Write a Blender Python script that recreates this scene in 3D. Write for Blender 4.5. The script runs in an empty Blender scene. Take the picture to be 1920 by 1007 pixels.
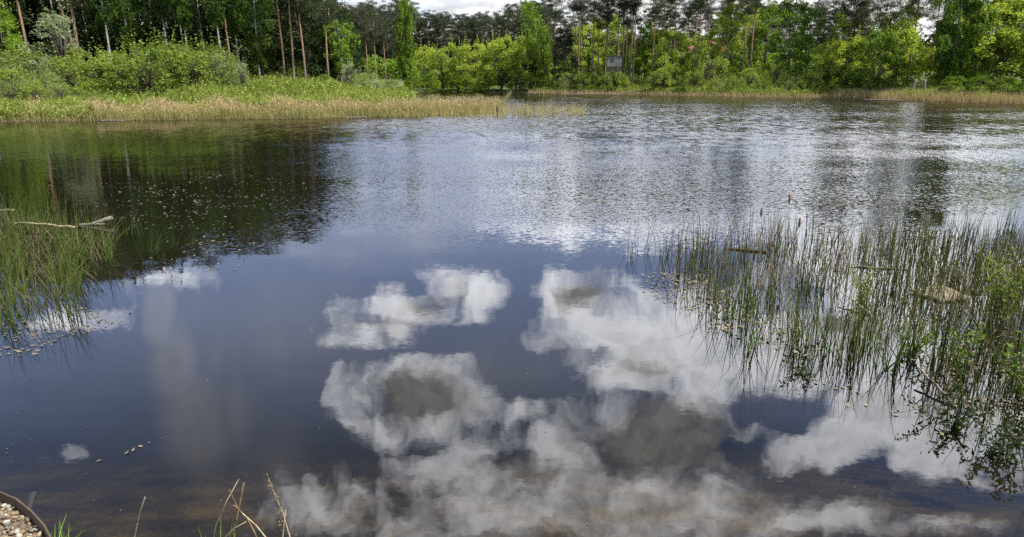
import bpy, math, random
import numpy as np
from mathutils import Vector
R = math.radians
S = bpy.context.scene
rnd = random.Random(7)
rng = np.random.default_rng(11)

# ------------------------------------------------------------------ camera
PITCH = R(15.86); CAMZ = 3.0; F = 1280.0          # F in photo pixels (1920 wide)
cam_d = bpy.data.cameras.new('camera'); cam = bpy.data.objects.new('camera', cam_d)
S.collection.objects.link(cam); S.camera = cam
cam_d.sensor_width = 36; cam_d.lens = 36 * F / 1920; cam_d.clip_start = .05; cam_d.clip_end = 4000
cam.location = (0, 0, CAMZ); cam.rotation_euler = (math.pi / 2 - PITCH, 0, 0)

# ------------------------------------------------------------------ light and exposure
S.view_settings.view_transform = 'Standard'; S.view_settings.look = 'None'
S.view_settings.gamma = 1; S.view_settings.exposure = 0.95
S.render.engine = 'CYCLES'
S.cycles.max_bounces = 6; S.cycles.diffuse_bounces = 2; S.cycles.glossy_bounces = 2
S.cycles.transmission_bounces = 4; S.cycles.transparent_max_bounces = 8
S.cycles.caustics_reflective = False; S.cycles.caustics_refractive = False
S.cycles.use_denoising = False
SUN_EL, SUN_AZ = R(54), R(112)                      # azimuth clockwise from +Y (the view)
sd = bpy.data.lights.new('sun', 'SUN'); sd.energy = 5.0; sd.angle = R(.5); sd.color = (1, .95, .86)
so = bpy.data.objects.new('sun', sd); S.collection.objects.link(so)
sv = Vector((math.sin(SUN_AZ) * math.cos(SUN_EL), math.cos(SUN_AZ) * math.cos(SUN_EL), math.sin(SUN_EL)))
so.rotation_euler = sv.to_track_quat('Z', 'Y').to_euler()

# ------------------------------------------------------------------ node helper
class NT:
    def __init__(s, nt): s.nt = nt; nt.nodes.clear()
    def n(s, t, **k):
        o = s.nt.nodes.new(t)
        for a, b in k.items(): setattr(o, a, b)
        return o
    def put(s, sock, v):
        if isinstance(v, bpy.types.NodeSocket): s.nt.links.new(v, sock)
        elif v is not None: sock.default_value = v
    def m(s, op, a, b=None, c=None, clamp=False):
        o = s.n('ShaderNodeMath', operation=op, use_clamp=clamp)
        s.put(o.inputs[0], a); s.put(o.inputs[1], b); s.put(o.inputs[2], c); return o.outputs[0]
    def v(s, op, a, b=None, out=0):
        o = s.n('ShaderNodeVectorMath', operation=op); s.put(o.inputs[0], a)
        if op == 'SCALE': s.put(o.inputs['Scale'], b)
        else: s.put(o.inputs[1], b)
        return o.outputs['Value'] if op in ('LENGTH', 'DOT_PRODUCT') else o.outputs[0]
    def xyz(s, x, y, z):
        o = s.n('ShaderNodeCombineXYZ')
        for i, q in enumerate((x, y, z)): s.put(o.inputs[i], q)
        return o.outputs[0]
    def sep(s, a):
        o = s.n('ShaderNodeSeparateXYZ'); s.put(o.inputs[0], a); return o.outputs
    def noise(s, vec, sc, det=4, rough=.5, out='Fac', dim='3D'):
        o = s.n('ShaderNodeTexNoise', noise_dimensions=dim); s.put(o.inputs['Vector'], vec)
        o.inputs['Scale'].default_value = sc; o.inputs['Detail'].default_value = det; o.inputs['Roughness'].default_value = rough
        return o.outputs[out]
    def ss(s, x, a, b, lo=0., hi=1.):
        o = s.n('ShaderNodeMapRange', interpolation_type='SMOOTHSTEP'); s.put(o.inputs[0], x)
        o.inputs[1].default_value = a; o.inputs[2].default_value = b; o.inputs[3].default_value = lo; o.inputs[4].default_value = hi
        return o.outputs[0]
    def mix(s, f, a, b, mode='MIX'):
        o = s.n('ShaderNodeMix', data_type='RGBA', blend_type=mode); s.put(o.inputs[0], f)
        for i, q in ((6, a), (7, b)):
            s.put(o.inputs[i], (tuple(q) + (1,))[:4] if isinstance(q, (tuple, list)) else q)
        return o.outputs[2]
    def ramp(s, f, pts):
        o = s.n('ShaderNodeValToRGB'); s.put(o.inputs[0], f); e = o.color_ramp.elements
        while len(e) < len(pts): e.new(.5)
        for i, (p, c) in enumerate(pts): e[i].position = p; e[i].color = tuple(c) + (1,)
        return o.outputs[0]

# ------------------------------------------------------------------ world: Nishita sky with procedural clouds
W = bpy.data.worlds.new('World'); S.world = W; W.use_nodes = True
w = NT(W.node_tree)
sky = w.n('ShaderNodeTexSky', sky_type='NISHITA', sun_disc=False, sun_elevation=SUN_EL, sun_rotation=SUN_AZ)
sky.air_density = 1.0; sky.dust_density = .3; sky.ozone_density = 2.5
D = w.n('ShaderNodeTexCoord').outputs['Generated']
dx, dy, dz = w.sep(D)
# flat chart of the sky in front of the pond: (u, v) in thousandths, v grows with height
cp, sp = math.cos(PITCH), math.sin(PITCH)
depth = w.m('MAXIMUM', w.m('ADD', w.m('MULTIPLY', dy, cp), w.m('MULTIPLY', dz, sp)), .12)
upc = w.m('SUBTRACT', w.m('MULTIPLY', dy, sp), w.m('MULTIPLY', dz, cp))
u = w.m('ADD', w.m('MULTIPLY', w.m('DIVIDE', dx, depth), 1.28), .96)
v = w.m('SUBTRACT', .5035, w.m('MULTIPLY', w.m('DIVIDE', upc, depth), 1.28))
UV = w.xyz(u, v, 0)
def warp(vec, sc, amt, det=3):
    n = w.noise(vec, sc, det, .55, 'Color')
    return w.v('ADD', vec, w.v('MULTIPLY', w.v('SUBTRACT', n, (.5, .5, .5)), (amt, amt, 0)))
P = warp(warp(UV, 4.5, .11, 2), 15, .06, 6)
def blobs(lst, vec):
    acc = None
    for (x, y, rx, ry, k) in lst:
        d = w.v('LENGTH', w.v('MULTIPLY', w.v('SUBTRACT', vec, (x / 1000, y / 1000, 0)), (1000 / rx, 1000 / ry, 0)))
        q = w.m('MULTIPLY_ADD', d, -k, k)
        acc = q if acc is None else w.m('MAXIMUM', acc, q)
    return acc
CL = [(1625, 750, 120, 62, 2.6), (1670, 745, 150, 62, 1.8), (1520, 270, 680, 90, 1.3), (1300, 402, 420, 52, 1.4), (905, 835, 120, 55, .8), (1070, 850, 140, 70, .9), (1490, 700, 120, 40, .8), (1690, 700, 200, 90, 1.2), (770, 575, 120, 52, 1), (745, 620, 60, 40, 1), (835, 545, 60, 45, .9), (880, 565, 68, 52, 1), (690, 625, 80, 45, 1), (840, 515, 60, 25, .6),
      (1020, 452, 90, 34, 1), (1185, 478, 65, 24, .9), (1330, 402, 340, 40, 1.2), (1640, 480, 260, 100, 1.2), (1850, 400, 250, 60, 1),
      (1090, 555, 110, 45, 1), (1210, 640, 190, 110, 1.3), (1340, 620, 190, 100, 1.3), (1180, 700, 110, 50, 1),
      (1560, 650, 350, 110, 1.6), (1790, 760, 280, 150, 1.7), (1620, 700, 120, 60, 1.4), (1640, 790, 180, 60, 1.1), (1390, 690, 110, 60, 1), (1760, 560, 300, 110, 1.1), (1330, 720, 90, 60, .9),
      (1240, 815, 195, 105, 1.4), (800, 750, 190, 90, 1.1), (960, 775, 80, 40, .8), (720, 800, 100, 45, .9),
      (860, 880, 150, 70, .75), (1000, 900, 200, 90, .9), (900, 970, 300, 80, .8), (1250, 960, 330, 110, .95),
      (1570, 835, 190, 55, .95), (1740, 860, 130, 75, 1.0), (1500, 975, 260, 60, .9), (1750, 990, 160, 40, .7), (1850, 900, 100, 50, .6),
      (600, 960, 150, 75, .7), (125, 848, 50, 16, .6), (310, 540, 75, 22, .3), (120, 605, 120, 24, .5),
      (480, 432, 150, 12, .45), (380, 1200, 700, 110, .6), (1500, 1250, 800, 160, .7), (2300, 600, 300, 250, 1)]
HOLES = [(1450, 765, 95, 46, 1.1), (1580, 900, 200, 32, 1.0), (1820, 950, 160, 50, 1.0), (1380, 840, 60, 25, .6),
         (1130, 660, 45, 22, .7), (990, 690, 90, 40, .8), (950, 850, 60, 30, .7), (1640, 700, 60, 20, .4)]
DARK = [(790, 745, 120, 60, 1.5), (1240, 818, 190, 85, 2.0), (1110, 550, 85, 34, 1), (700, 603, 75, 30, .6),
        (800, 560, 70, 30, .5), (1200, 690, 90, 30, .7), (1560, 610, 160, 40, .6), (1000, 890, 110, 60, .6),
        (1200, 960, 240, 60, .7), (1780, 760, 120, 60, .4)]
fb = w.noise(P, 9, 6, .6)
f = w.m('SUBTRACT', blobs(CL, P), w.m('MAXIMUM', blobs(HOLES, P), 0))
f = w.m('ADD', f, w.m('ADD', w.m('MULTIPLY', w.m('SUBTRACT', fb, .50), 2.2), w.m('MULTIPLY', w.m('SUBTRACT', w.noise(P, 30, 4, .65), .5), .7)))
# low sky bank of cloud and a general broken cover outside the charted part
D3 = w.v('MULTIPLY', D, (1, 1, 2.2))
g1 = w.noise(D3, 3.2, 6, .58)
low = w.ss(w.m('SUBTRACT', dz, w.m('MULTIPLY', w.ss(u, .95, 1.3), .05)), .075, .16, 1, 0)
gen = w.m('MULTIPLY', w.m('SUBTRACT', g1, .46), 4)
front = w.m('MULTIPLY', w.ss(v, 1.05, 1.4, 1, 0), w.ss(w.m('ABSOLUTE', w.m('SUBTRACT', u, .96)), 1.1, 1.5, 1, 0))
f = w.m('ADD', w.m('MULTIPLY', f, front), w.m('MULTIPLY', gen, w.m('SUBTRACT', 1, front)))
lowf = w.m('MULTIPLY', w.m('ADD', .62, w.m('MULTIPLY', w.m('SUBTRACT', w.noise(w.v('MULTIPLY', D, (1, 1, 3.5)), 9, 6, .6), .5), 2.6)), low)
f = w.m('MAXIMUM', f, lowf)
soft = w.ss(v, .70, .90)
mask = w.m('ADD', w.m('MULTIPLY', w.ss(f, -.18, .95), w.m('SUBTRACT', 1, soft)), w.m('MULTIPLY', w.ss(f, -.08, 1.05), w.m('MULTIPLY', soft, .95)))
dark = w.ss(w.m('ADD', blobs(DARK, P), w.m('MULTIPLY', w.m('SUBTRACT', w.noise(P, 12, 6, .6), .5), 1.9)), -.15, .85)
thick = w.ss(f, .45, 1.3, 0, .32)
relief = w.noise(w.v('ADD', P, (.013, -.02, 3)), 22, 5, .6)
bright = w.m('ADD', .72, w.m('MULTIPLY', relief, .55))
bright = w.m('MULTIPLY', bright, w.m('SUBTRACT', 1, w.m('MAXIMUM', w.m('MULTIPLY', w.m('MULTIPLY', dark, w.m('ADD', .7, w.m('MULTIPLY', relief, .6))), .80), thick)))
lr = w.noise(w.v('MULTIPLY', D, (1, 1, 3)), 16, 5, .6)
lowb = w.ss(lr, .36, .60, .36, .80)
elev = w.ss(dz, .05, .23, 0, 1)
bright = w.m('MULTIPLY', bright, w.m('ADD', .9, w.m('MULTIPLY', elev, 1.25)))
bright = w.m('ADD', w.m('MULTIPLY', bright, w.m('SUBTRACT', 1, low)), w.m('MULTIPLY', lowb, low))
CLOUD_GAIN = 9.2
ccol = w.v('SCALE', w.mix(dark, (1, .985, .97), (1, .95, .90)), w.m('MULTIPLY', bright, CLOUD_GAIN))
# thin veils: two slanting streaks of cirrus and a high haze
VE = [(520, 640, 420, 190, .55), (900, 690, 300, 120, .5), (560, 460, 260, 60, .5), (305, 600, 48, 110, 1.3), (332, 700, 70, 140, 1.3), (375, 810, 100, 160, 1.1), (400, 680, 60, 120, .6), (450, 780, 90, 150, .6), (500, 880, 120, 180, .6), (640, 470, 190, 80, .45), (950, 690, 230, 90, .5), (760, 340, 330, 170, 1.3), (1200, 320, 520, 190, 1.8), (1700, 320, 450, 170, 1.8), (1260, 960, 700, 120, .7)]
veil = w.m('MULTIPLY', w.ss(blobs(VE, warp(UV, 4, .06, 2)), 0, .9), w.m('ADD', .12, w.m('MULTIPLY', w.noise(w.v('MULTIPLY', UV, (3.2, .6, 1)), 5, 3, .5), .7)))
skyc = w.v('SCALE', w.v('MULTIPLY', sky.outputs[0], (.86, .88, 1.06)), w.ss(dz, .28, .58, 1, .42))
skyc = w.mix(w.m('MULTIPLY', veil, front), skyc, w.v('SCALE', w.xyz(7.2, 7.1, 7.5), w.ss(dz, .24, .5, 1, .5)))
col = w.mix(mask, skyc, ccol)
bg = w.n('ShaderNodeBackground'); w.put(bg.inputs[0], col); bg.inputs[1].default_value = .1
wo = w.n('ShaderNodeOutputWorld'); w.put(wo.inputs[0], bg.outputs[0])
W.cycles.sampling_method = 'MANUAL'; W.cycles.sample_map_resolution = 512

# ------------------------------------------------------------------ geometry of the view
def ray(px, py):
    a, b = px - 960, 503.5 - py
    return np.array([a, F * cp + b * sp, -F * sp + b * cp])
def on_z(px, py, z=0.):                            # where the sight line meets height z
    r = ray(px, py); t = (z - CAMZ) / r[2]; return (r[0] * t, r[1] * t)
def at_y(px, py, Y):
    r = ray(px, py); t = Y / r[1]; return np.array([r[0] * t, Y, CAMZ + r[2] * t])

# ------------------------------------------------------------------ terrain
SH = [on_z(-60, 229), on_z(170, 226), on_z(400, 223), on_z(600, 221), on_z(760, 218), on_z(900, 212), on_z(960, 206)]
SH += [on_z(900, 197), on_z(820, 190), on_z(770, 184), on_z(765, 175), on_z(800, 171), on_z(930, 172),
       on_z(1000, 174.5), on_z(1180, 177), on_z(1400, 182), on_z(1560, 183), on_z(1700, 188), on_z(1960, 198)]
LAKE = np.array([(-46, 3.3), (-52, 30), (-50, 47)] + SH + [(74, 62), (66, 25), (34, 3.6), (6, 3.25), (-3, 3.3), (-20, 3.2)])
def sdist(x, y):                                   # >0 on land, <0 in the water
    x = np.atleast_1d(np.asarray(x, float)); y = np.atleast_1d(np.asarray(y, float))
    d = np.full(x.shape, 1e9); ins = np.zeros(x.shape, bool); n = len(LAKE)
    for i in range(n):
        a, b = LAKE[i], LAKE[(i + 1) % n]; e = b - a
        t = np.clip(((x - a[0]) * e[0] + (y - a[1]) * e[1]) / (e @ e), 0, 1)
        d = np.minimum(d, np.hypot(x - a[0] - t * e[0], y - a[1] - t * e[1]))
        c = ((a[1] > y) != (b[1] > y)) & (x < (b[0] - a[0]) * (y - a[1]) / (b[1] - a[1] + 1e-12) + a[0])
        ins ^= c
    return np.where(ins, -d, d)
def sm(t): t = np.clip(t, 0, 1); return t * t * (3 - 2 * t)
def height(x, y):
    x = np.atleast_1d(np.asarray(x, float)); y = np.atleast_1d(np.asarray(y, float))
    d = sdist(x, y) + .35 * np.sin(x * .9 + y * .3) * np.sin(y * .7 - x * .2) * (y > 12)
    near = 1 - sm((y - 8) / 10)
    zn = np.where(d > 0, np.minimum(d * 1.08, 1.38), np.maximum(d * .28, -1.6) - .02)
    bump = .12 * np.sin(x * .31 + 1) * np.sin(y * .27) + .06 * np.sin(x * 1.1 + y * .5)
    rt = sm((x + 2) / 12) * (1 - .6 * sm((x - 40) / 12))
    zf = np.where(d > 0, .05 + .14 * sm(d / 2) + 1.85 * ((1 - rt) * sm((d - 6) / 12) + rt * sm((d - 1) / 8)) + bump * sm(d / 8) + 1.6 * sm((d - 25) / 60), np.maximum(d * .12, -1.8) - .02)
    return zn * near + zf * (1 - near)
def H(x, y): return float(height(x, y)[0])

def shore_y(px):
    ys = np.linspace(45, 150, 700); xs = ys * (px - 960) / (F * cp + 330 * sp); w_ = np.where(sdist(xs, ys) < 0)[0]
    return float(ys[w_[-1]]) if len(w_) else 60.
def tag(o, label=None, cat=None, group=None, kind=None):
    if label: o['label'] = label
    if cat: o['category'] = cat
    if group: o['group'] = group
    if kind: o['kind'] = kind
    return o
def link(o, parent=None):
    S.collection.objects.link(o)
    if parent: o.parent = parent
    return o
def mesh_np(name, verts, faces, mat, smooth=False):
    """verts (N,3), faces (M,k) integer array"""
    me = bpy.data.meshes.new(name); verts = np.asarray(verts, np.float32); faces = np.asarray(faces, np.int32)
    k = faces.shape[1]
    me.vertices.add(len(verts)); me.vertices.foreach_set('co', verts.ravel())
    me.loops.add(faces.size); me.loops.foreach_set('vertex_index', faces.ravel())
    me.polygons.add(len(faces)); me.polygons.foreach_set('loop_start', np.arange(0, faces.size, k, dtype=np.int32))
    me.polygons.foreach_set('loop_total', np.full(len(faces), k, np.int32))
    if smooth: me.polygons.foreach_set('use_smooth', np.ones(len(faces), bool))
    me.update(calc_edges=True); me.validate()
    if mat: me.materials.append(mat)
    return me
def objm(name, me, parent=None, loc=(0, 0, 0)):
    o = bpy.data.objects.new(name, me); o.location = loc; return link(o, parent)
def cat_(parts):
    """join [(verts, faces)] with the same face size"""
    V, Fc, n = [], [], 0
    for a, b in parts:
        V.append(a); Fc.append(b + n); n += len(a)
    return np.concatenate(V), np.concatenate(Fc)

# ------------------------------------------------------------------ materials
def mat(name):
    m = bpy.data.materials.new(name); m.use_nodes = True; return m, NT(m.node_tree)
def finish(t, sh):
    o = t.n('ShaderNodeOutputMaterial'); t.put(o.inputs[0], sh)
def leaf_mat(name, dark, light, trans=.35, rough=.6, tipcol=None, zr=None):
    m, t = mat(name)
    g = t.n('ShaderNodeNewGeometry'); oi = t.n('ShaderNodeObjectInfo')
    r = g.outputs['Random Per Island']
    nz = t.noise(t.n('ShaderNodeTexCoord').outputs['Object'], .55, 3, .6)
    fac = t.m('ADD', t.m('MULTIPLY', r, .45), t.m('ADD', t.m('MULTIPLY', t.m('SUBTRACT', nz, .5), 1.1), t.m('MULTIPLY', oi.outputs['Random'], .45)), clamp=True)
    c = t.mix(fac, dark, light)
    if tipcol:
        z = t.sep(t.n('ShaderNodeTexCoord').outputs['Object'])[2]
        c = t.mix(t.m('MULTIPLY', t.ss(z, zr[0], zr[1]), t.ss(r, .15, .6)), c, tipcol)
    p = t.n('ShaderNodeBsdfPrincipled'); t.put(p.inputs['Base Color'], c); p.inputs['Roughness'].default_value = rough
    p.inputs['Specular IOR Level'].default_value = .25
    tr = t.n('ShaderNodeBsdfTranslucent'); t.put(tr.inputs[0], t.mix(1., c, (1.25, 1.2, .55), 'MULTIPLY'))
    mx = t.n('ShaderNodeMixShader'); mx.inputs[0].default_value = trans
    t.put(mx.inputs[1], p.outputs[0]); t.put(mx.inputs[2], tr.outputs[0]); finish(t, mx.outputs[0])
    return m
def bark_mat(name, fn, rough=.85, bump=.3, sc=9):
    m, t = mat(name); tc = t.n('ShaderNodeTexCoord').outputs['Object']
    c, hgt = fn(t, tc)
    p = t.n('ShaderNodeBsdfPrincipled'); t.put(p.inputs['Base Color'], c); p.inputs['Roughness'].default_value = rough
    p.inputs['Specular IOR Level'].default_value = .2
    b = t.n('ShaderNodeBump'); b.inputs['Strength'].default_value = bump; b.inputs['Distance'].default_value = .02
    t.put(b.inputs['Height'], hgt); t.put(p.inputs['Normal'], b.outputs[0]); finish(t, p.outputs[0]); return m
def pine_bark(t, tc):
    z = t.sep(tc)[2]; n = t.noise(t.v('MULTIPLY', tc, (5, 5, 1.2)), 2, 5, .65)
    lo = t.ramp(n, [(.3, (.06, .048, .038)), (.65, (.20, .155, .12))]); hi = t.ramp(n, [(.3, (.13, .08, .05)), (.65, (.36, .225, .135))])
    return t.mix(t.ss(t.m('ADD', z, t.m('MULTIPLY', n, 3)), 4.5, 10), lo, hi), n
def birch_bark(t, tc):
    n = t.noise(t.v('MULTIPLY', tc, (1.5, 1.5, 7)), 1.3, 4, .7); n2 = t.noise(tc, 1.1, 3, .6); z = t.sep(tc)[2]
    c = t.mix(t.ss(n, .54, .62), (.30, .29, .265), (.02, .019, .017))
    return t.mix(t.ss(t.m('ADD', z, t.m('MULTIPLY', n2, 4)), 4.2, 2.6), c, (.045, .04, .035)), n
def grey_bark(t, tc):
    n = t.noise(t.v('MULTIPLY', tc, (6, 6, 1.5)), 2, 5, .65)
    return t.ramp(n, [(.3, (.03, .026, .02)), (.7, (.12, .105, .085))]), n
def dead_wood(t, tc):
    n = t.noise(t.v('MULTIPLY', tc, (2, 9, 9)), 3, 5, .65)
    return t.ramp(n, [(.3, (.07, .06, .045)), (.7, (.25, .22, .175))]), n
def straw(t, tc):
    n = t.noise(t.v('MULTIPLY', tc, (12, 12, 3)), 4, 4, .6)
    return t.ramp(n, [(.3, (.20, .15, .09)), (.7, (.52, .44, .30))]), n
def dark_straw(t, tc):
    n = t.noise(t.v('MULTIPLY', tc, (12, 12, 3)), 4, 4, .6)
    return t.ramp(n, [(.3, (.05, .035, .02)), (.7, (.22, .16, .10))]), n
M = {}
M['pine_bark'] = bark_mat('pine_bark', pine_bark); M['birch_bark'] = bark_mat('birch_bark', birch_bark)
M['grey_bark'] = bark_mat('grey_bark', grey_bark); M['dead_wood'] = bark_mat('dead_wood', dead_wood)
M['straw'] = bark_mat('straw', straw); M['dark_straw'] = bark_mat('dark_straw', dark_straw)
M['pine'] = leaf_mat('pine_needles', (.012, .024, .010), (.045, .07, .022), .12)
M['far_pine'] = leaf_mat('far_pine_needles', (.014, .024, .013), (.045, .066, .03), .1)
M['birch'] = leaf_mat('birch_leaves', (.008, .020, .004), (.036, .068, .010), .35)  # leaf colour darkened to stand for the shade inside the wood
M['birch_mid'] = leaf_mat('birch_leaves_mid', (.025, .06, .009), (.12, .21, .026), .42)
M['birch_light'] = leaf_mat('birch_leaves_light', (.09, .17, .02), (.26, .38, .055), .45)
M['decid'] = leaf_mat('maple_leaves', (.115, .19, .025), (.43, .52, .09), .5)
M['decid_dark'] = leaf_mat('elm_leaves', (.05, .11, .012), (.22, .33, .03), .45)
M['willow'] = leaf_mat('willow_leaves', (.12, .17, .05), (.30, .37, .12), .38)
M['silver'] = leaf_mat('silver_willow_leaves', (.16, .21, .11), (.42, .48, .29), .35)
M['bush'] = leaf_mat('bush_leaves', (.09, .15, .02), (.30, .38, .07), .42)
M['herb'] = leaf_mat('herb_leaves', (.09, .14, .022), (.30, .36, .075), .4)
M['reed'] = leaf_mat('reed_blades', (.17, .17, .055), (.42, .35, .16), .3, .7, (.48, .35, .22), (.35, 1.0))
M['dry_reed'] = leaf_mat('dry_reed_blades', (.18, .15, .075), (.48, .38, .22), .25, .75)
M['rush'] = leaf_mat('rush_blades', (.016, .026, .006), (.19, .21, .045), .25, .5)
M['rush_bright'] = leaf_mat('rush_blades_bright', (.05, .10, .012), (.17, .26, .04), .35, .5)
M['sedge'] = leaf_mat('sedge_blades', (.035, .065, .012), (.17, .23, .04), .32, .5)
M['thatch'] = leaf_mat('dead_rush_blades', (.06, .05, .028), (.28, .23, .135), .2, .8)
M['pad'] = leaf_mat('floating_leaf', (.08, .068, .04), (.26, .22, .155), .1, .45)
M['pad_far'] = leaf_mat('floating_leaf_far', (.03, .035, .02), (.14, .14, .11), .1, .4)
M['grass'] = leaf_mat('meadow_blades', (.04, .085, .012), (.13, .20, .035), .35)
M['tuft'] = leaf_mat('tuft_blades', (.10, .20, .02), (.28, .42, .05), .4)

def ground_mat():
    m, t = mat('earth'); g = t.n('ShaderNodeNewGeometry').outputs['Position']; x, y, z = t.sep(g)
    n1 = t.noise(g, .35, 6, .6); n2 = t.noise(t.v('MULTIPLY', g, (.6, 1, 1)), 2.2, 6, .65); n3 = t.noise(g, 30, 4, .6)
    land = t.mix(t.ss(n1, .42, .6), (.035, .06, .012), (.075, .105, .025))
    land = t.mix(t.ss(n2, .52, .68), land, (.10, .085, .045))
    mud = t.ramp(t.m('ADD', t.m('MULTIPLY', n2, .7), t.m('MULTIPLY', n3, .3)), [(.38, (.018, .014, .008)), (.5, (.085, .066, .038)), (.62, (.22, .17, .10))])
    mud = t.mix(t.ss(z, -.3, -1.1), mud, (.006, .006, .004))
    c = t.mix(t.ss(z, .12, .02), land, mud)
    p = t.n('ShaderNodeBsdfPrincipled'); t.put(p.inputs['Base Color'], c); p.inputs['Roughness'].default_value = .95
    b = t.n('ShaderNodeBump'); b.inputs['Strength'].default_value = .5; b.inputs['Distance'].default_value = .05
    t.put(b.inputs['Height'], t.m('ADD', n2, t.m('MULTIPLY', n3, .4))); t.put(p.inputs['Normal'], b.outputs[0]); finish(t, p.outputs[0]); return m
def water_mat():
    m, t = mat('pond_water'); g = t.n('ShaderNodeNewGeometry').outputs['Position']; x, y, z = t.sep(g)
    big = t.noise(g, .09, 3, .55)
    yy = t.m('ADD', y, t.m('ADD', t.m('MULTIPLY', t.m('SUBTRACT', big, .5), 16), t.m('MULTIPLY', x, -.10)))
    wind = t.ss(yy, 10.5, 16)
    xr = t.m('DIVIDE', x, t.m('ADD', y, 2))
    side = t.ss(t.m('ADD', xr, t.m('MULTIPLY', t.m('SUBTRACT', big, .5), .3)), -.46, -.14, .22, 1)
    shore = t.ss(y, 70, 110, 1, .65)
    patch = t.ss(t.noise(t.v('MULTIPLY', g, (.35, 1, 1)), .16, 3, .6), .36, .6, .55, 1.15)
    amp = t.m('ADD', .010, t.m('MULTIPLY', t.m('MULTIPLY', t.m('MULTIPLY', wind, side), shore), t.m('MULTIPLY', patch, t.m('ADD', .42, t.ss(y, 16, 50, 0, .85)))))
    def sl(sx, sy, sc, det):
        return t.v('SUBTRACT', t.noise(t.v('MULTIPLY', g, (sx, sy, 1)), sc, det, .6, 'Color'), (.5, .5, .5))
    fine = sl(1.0, 1.9, 11, 3); mid = sl(.6, 1.3, 3.0, 4); slow = sl(.5, 1.6, .9, 2)
    far = t.ss(y, 14, 45)
    long = sl(1.6, .8, 1.6, 4)
    wave = t.v('ADD', t.v('SCALE', long, t.m('MULTIPLY', far, .6)), t.v('SCALE', fine, t.m('SUBTRACT', 1, t.m('MULTIPLY', far, .45))), t.v('SCALE', mid, t.m('ADD', .25, t.m('MULTIPLY', far, .7))))
    nrm = t.v('ADD', t.v('MULTIPLY', t.v('SCALE', wave, amp), (.6, 1, 0)), t.v('MULTIPLY', slow, (.012, .022, 0)))
    # tilt added to the normals brightens the far water, mirroring higher sky
    sky_tilt = t.m('MULTIPLY', t.m('MULTIPLY', t.m('MULTIPLY', t.ss(y, 16, 30, 0, -.072), t.ss(y, 58, 100, 1, .3)), side), patch)
    nrm = t.v('NORMALIZE', t.v('ADD', nrm, t.xyz(0, sky_tilt, 1)))
    fr = t.n('ShaderNodeFresnel'); fr.inputs[0].default_value = 1.33; t.put(fr.inputs['Normal'], nrm)
    fac = t.m('ADD', .095, t.m('MULTIPLY', fr.outputs[0], .87), clamp=True)
    gl = t.n('ShaderNodeBsdfGlossy'); gl.inputs['Roughness'].default_value = .02; gl.inputs['Color'].default_value = (.85, .87, .93, 1)
    t.put(gl.inputs['Normal'], nrm)
    tr = t.n('ShaderNodeBsdfTransparent'); tr.inputs[0].default_value = (.66, .62, .45, 1)
    df = t.n('ShaderNodeBsdfDiffuse'); df.inputs[0].default_value = (.004, .0045, .003, 1)
    b = t.n('ShaderNodeMixShader'); b.inputs[0].default_value = .3; t.put(b.inputs[1], tr.outputs[0]); t.put(b.inputs[2], df.outputs[0])
    mx = t.n('ShaderNodeMixShader'); t.put(mx.inputs[0], fac); t.put(mx.inputs[1], b.outputs[0]); t.put(mx.inputs[2], gl.outputs[0])
    finish(t, mx.outputs[0]); return m

# ------------------------------------------------------------------ ground and water
def axis(lo, hi, c, fine, n):
    """coordinates from lo to hi, spaced finely about c"""
    t = np.linspace(-1, 1, n); k = 6.0
    s = np.sinh(k * t) / math.sinh(k)
    return np.where(s < 0, c + s * (c - lo), c + s * (hi - c))
gx = np.unique(np.concatenate([np.linspace(-900, -90, 24), np.arange(-90, -6, 1.4), np.arange(-6, 6, .2), np.arange(6, 90, 1.4), np.linspace(90, 900, 24)]))
gy = np.unique(np.concatenate([np.linspace(-300, -4, 14), np.arange(-4, 6, .16), np.arange(6, 50, 1.2), np.arange(50, 200, 1.0), np.linspace(200, 1500, 26)]))
X, Y = np.meshgrid(gx, gy); Z = height(X.ravel(), Y.ravel())
vv = np.stack([X.ravel(), Y.ravel(), Z], 1); nx, ny = len(gx), len(gy)
ii = (np.arange(ny - 1)[:, None] * nx + np.arange(nx - 1)[None]).ravel()
ground = objm('ground', mesh_np('ground', vv, np.stack([ii, ii + 1, ii + nx + 1, ii + nx], 1), ground_mat(), True)); tag(ground, kind='structure')
wv = np.array([(-75, 2.2, 0), (95, 2.2, 0), (95, 150, 0), (-75, 150, 0)], float)
water = objm('water', mesh_np('water', wv, np.array([[0, 1, 2, 3]]), water_mat())); tag(water, kind='structure')

# ------------------------------------------------------------------ foliage and wood builders
def tube(path, radii, n=6):
    path = np.asarray(path, float); radii = np.asarray(radii, float); k = len(path)
    tg = np.gradient(path, axis=0); tg /= np.linalg.norm(tg, axis=1)[:, None] + 1e-9
    ref = np.where(np.abs(tg[:, 2:3]) > .9, np.array([[1., 0, 0]]), np.array([[0, 0, 1.]]))
    a = np.cross(tg, ref); a /= np.linalg.norm(a, axis=1)[:, None] + 1e-9; b = np.cross(tg, a)
    th = np.linspace(0, 2 * math.pi, n, endpoint=False)
    V = path[:, None] + radii[:, None, None] * (np.cos(th)[None, :, None] * a[:, None] + np.sin(th)[None, :, None] * b[:, None])
    V = V.reshape(-1, 3); i = np.arange(k - 1)[:, None] * n; j = np.arange(n)[None]; j2 = (j + 1) % n
    Fc = np.stack([i + j, i + j2, i + n + j2, i + n + j], -1).reshape(-1, 4)
    # close the tip
    V = np.concatenate([V, path[-1:] + tg[-1:] * radii[-1] * .5]); tip = len(V) - 1; l = (k - 1) * n
    Fc = np.concatenate([Fc, np.array([[l + q, l + (q + 1) % n, tip, tip] for q in range(n)])[:, [0, 1, 2, 3]]])
    return V, Fc
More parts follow.
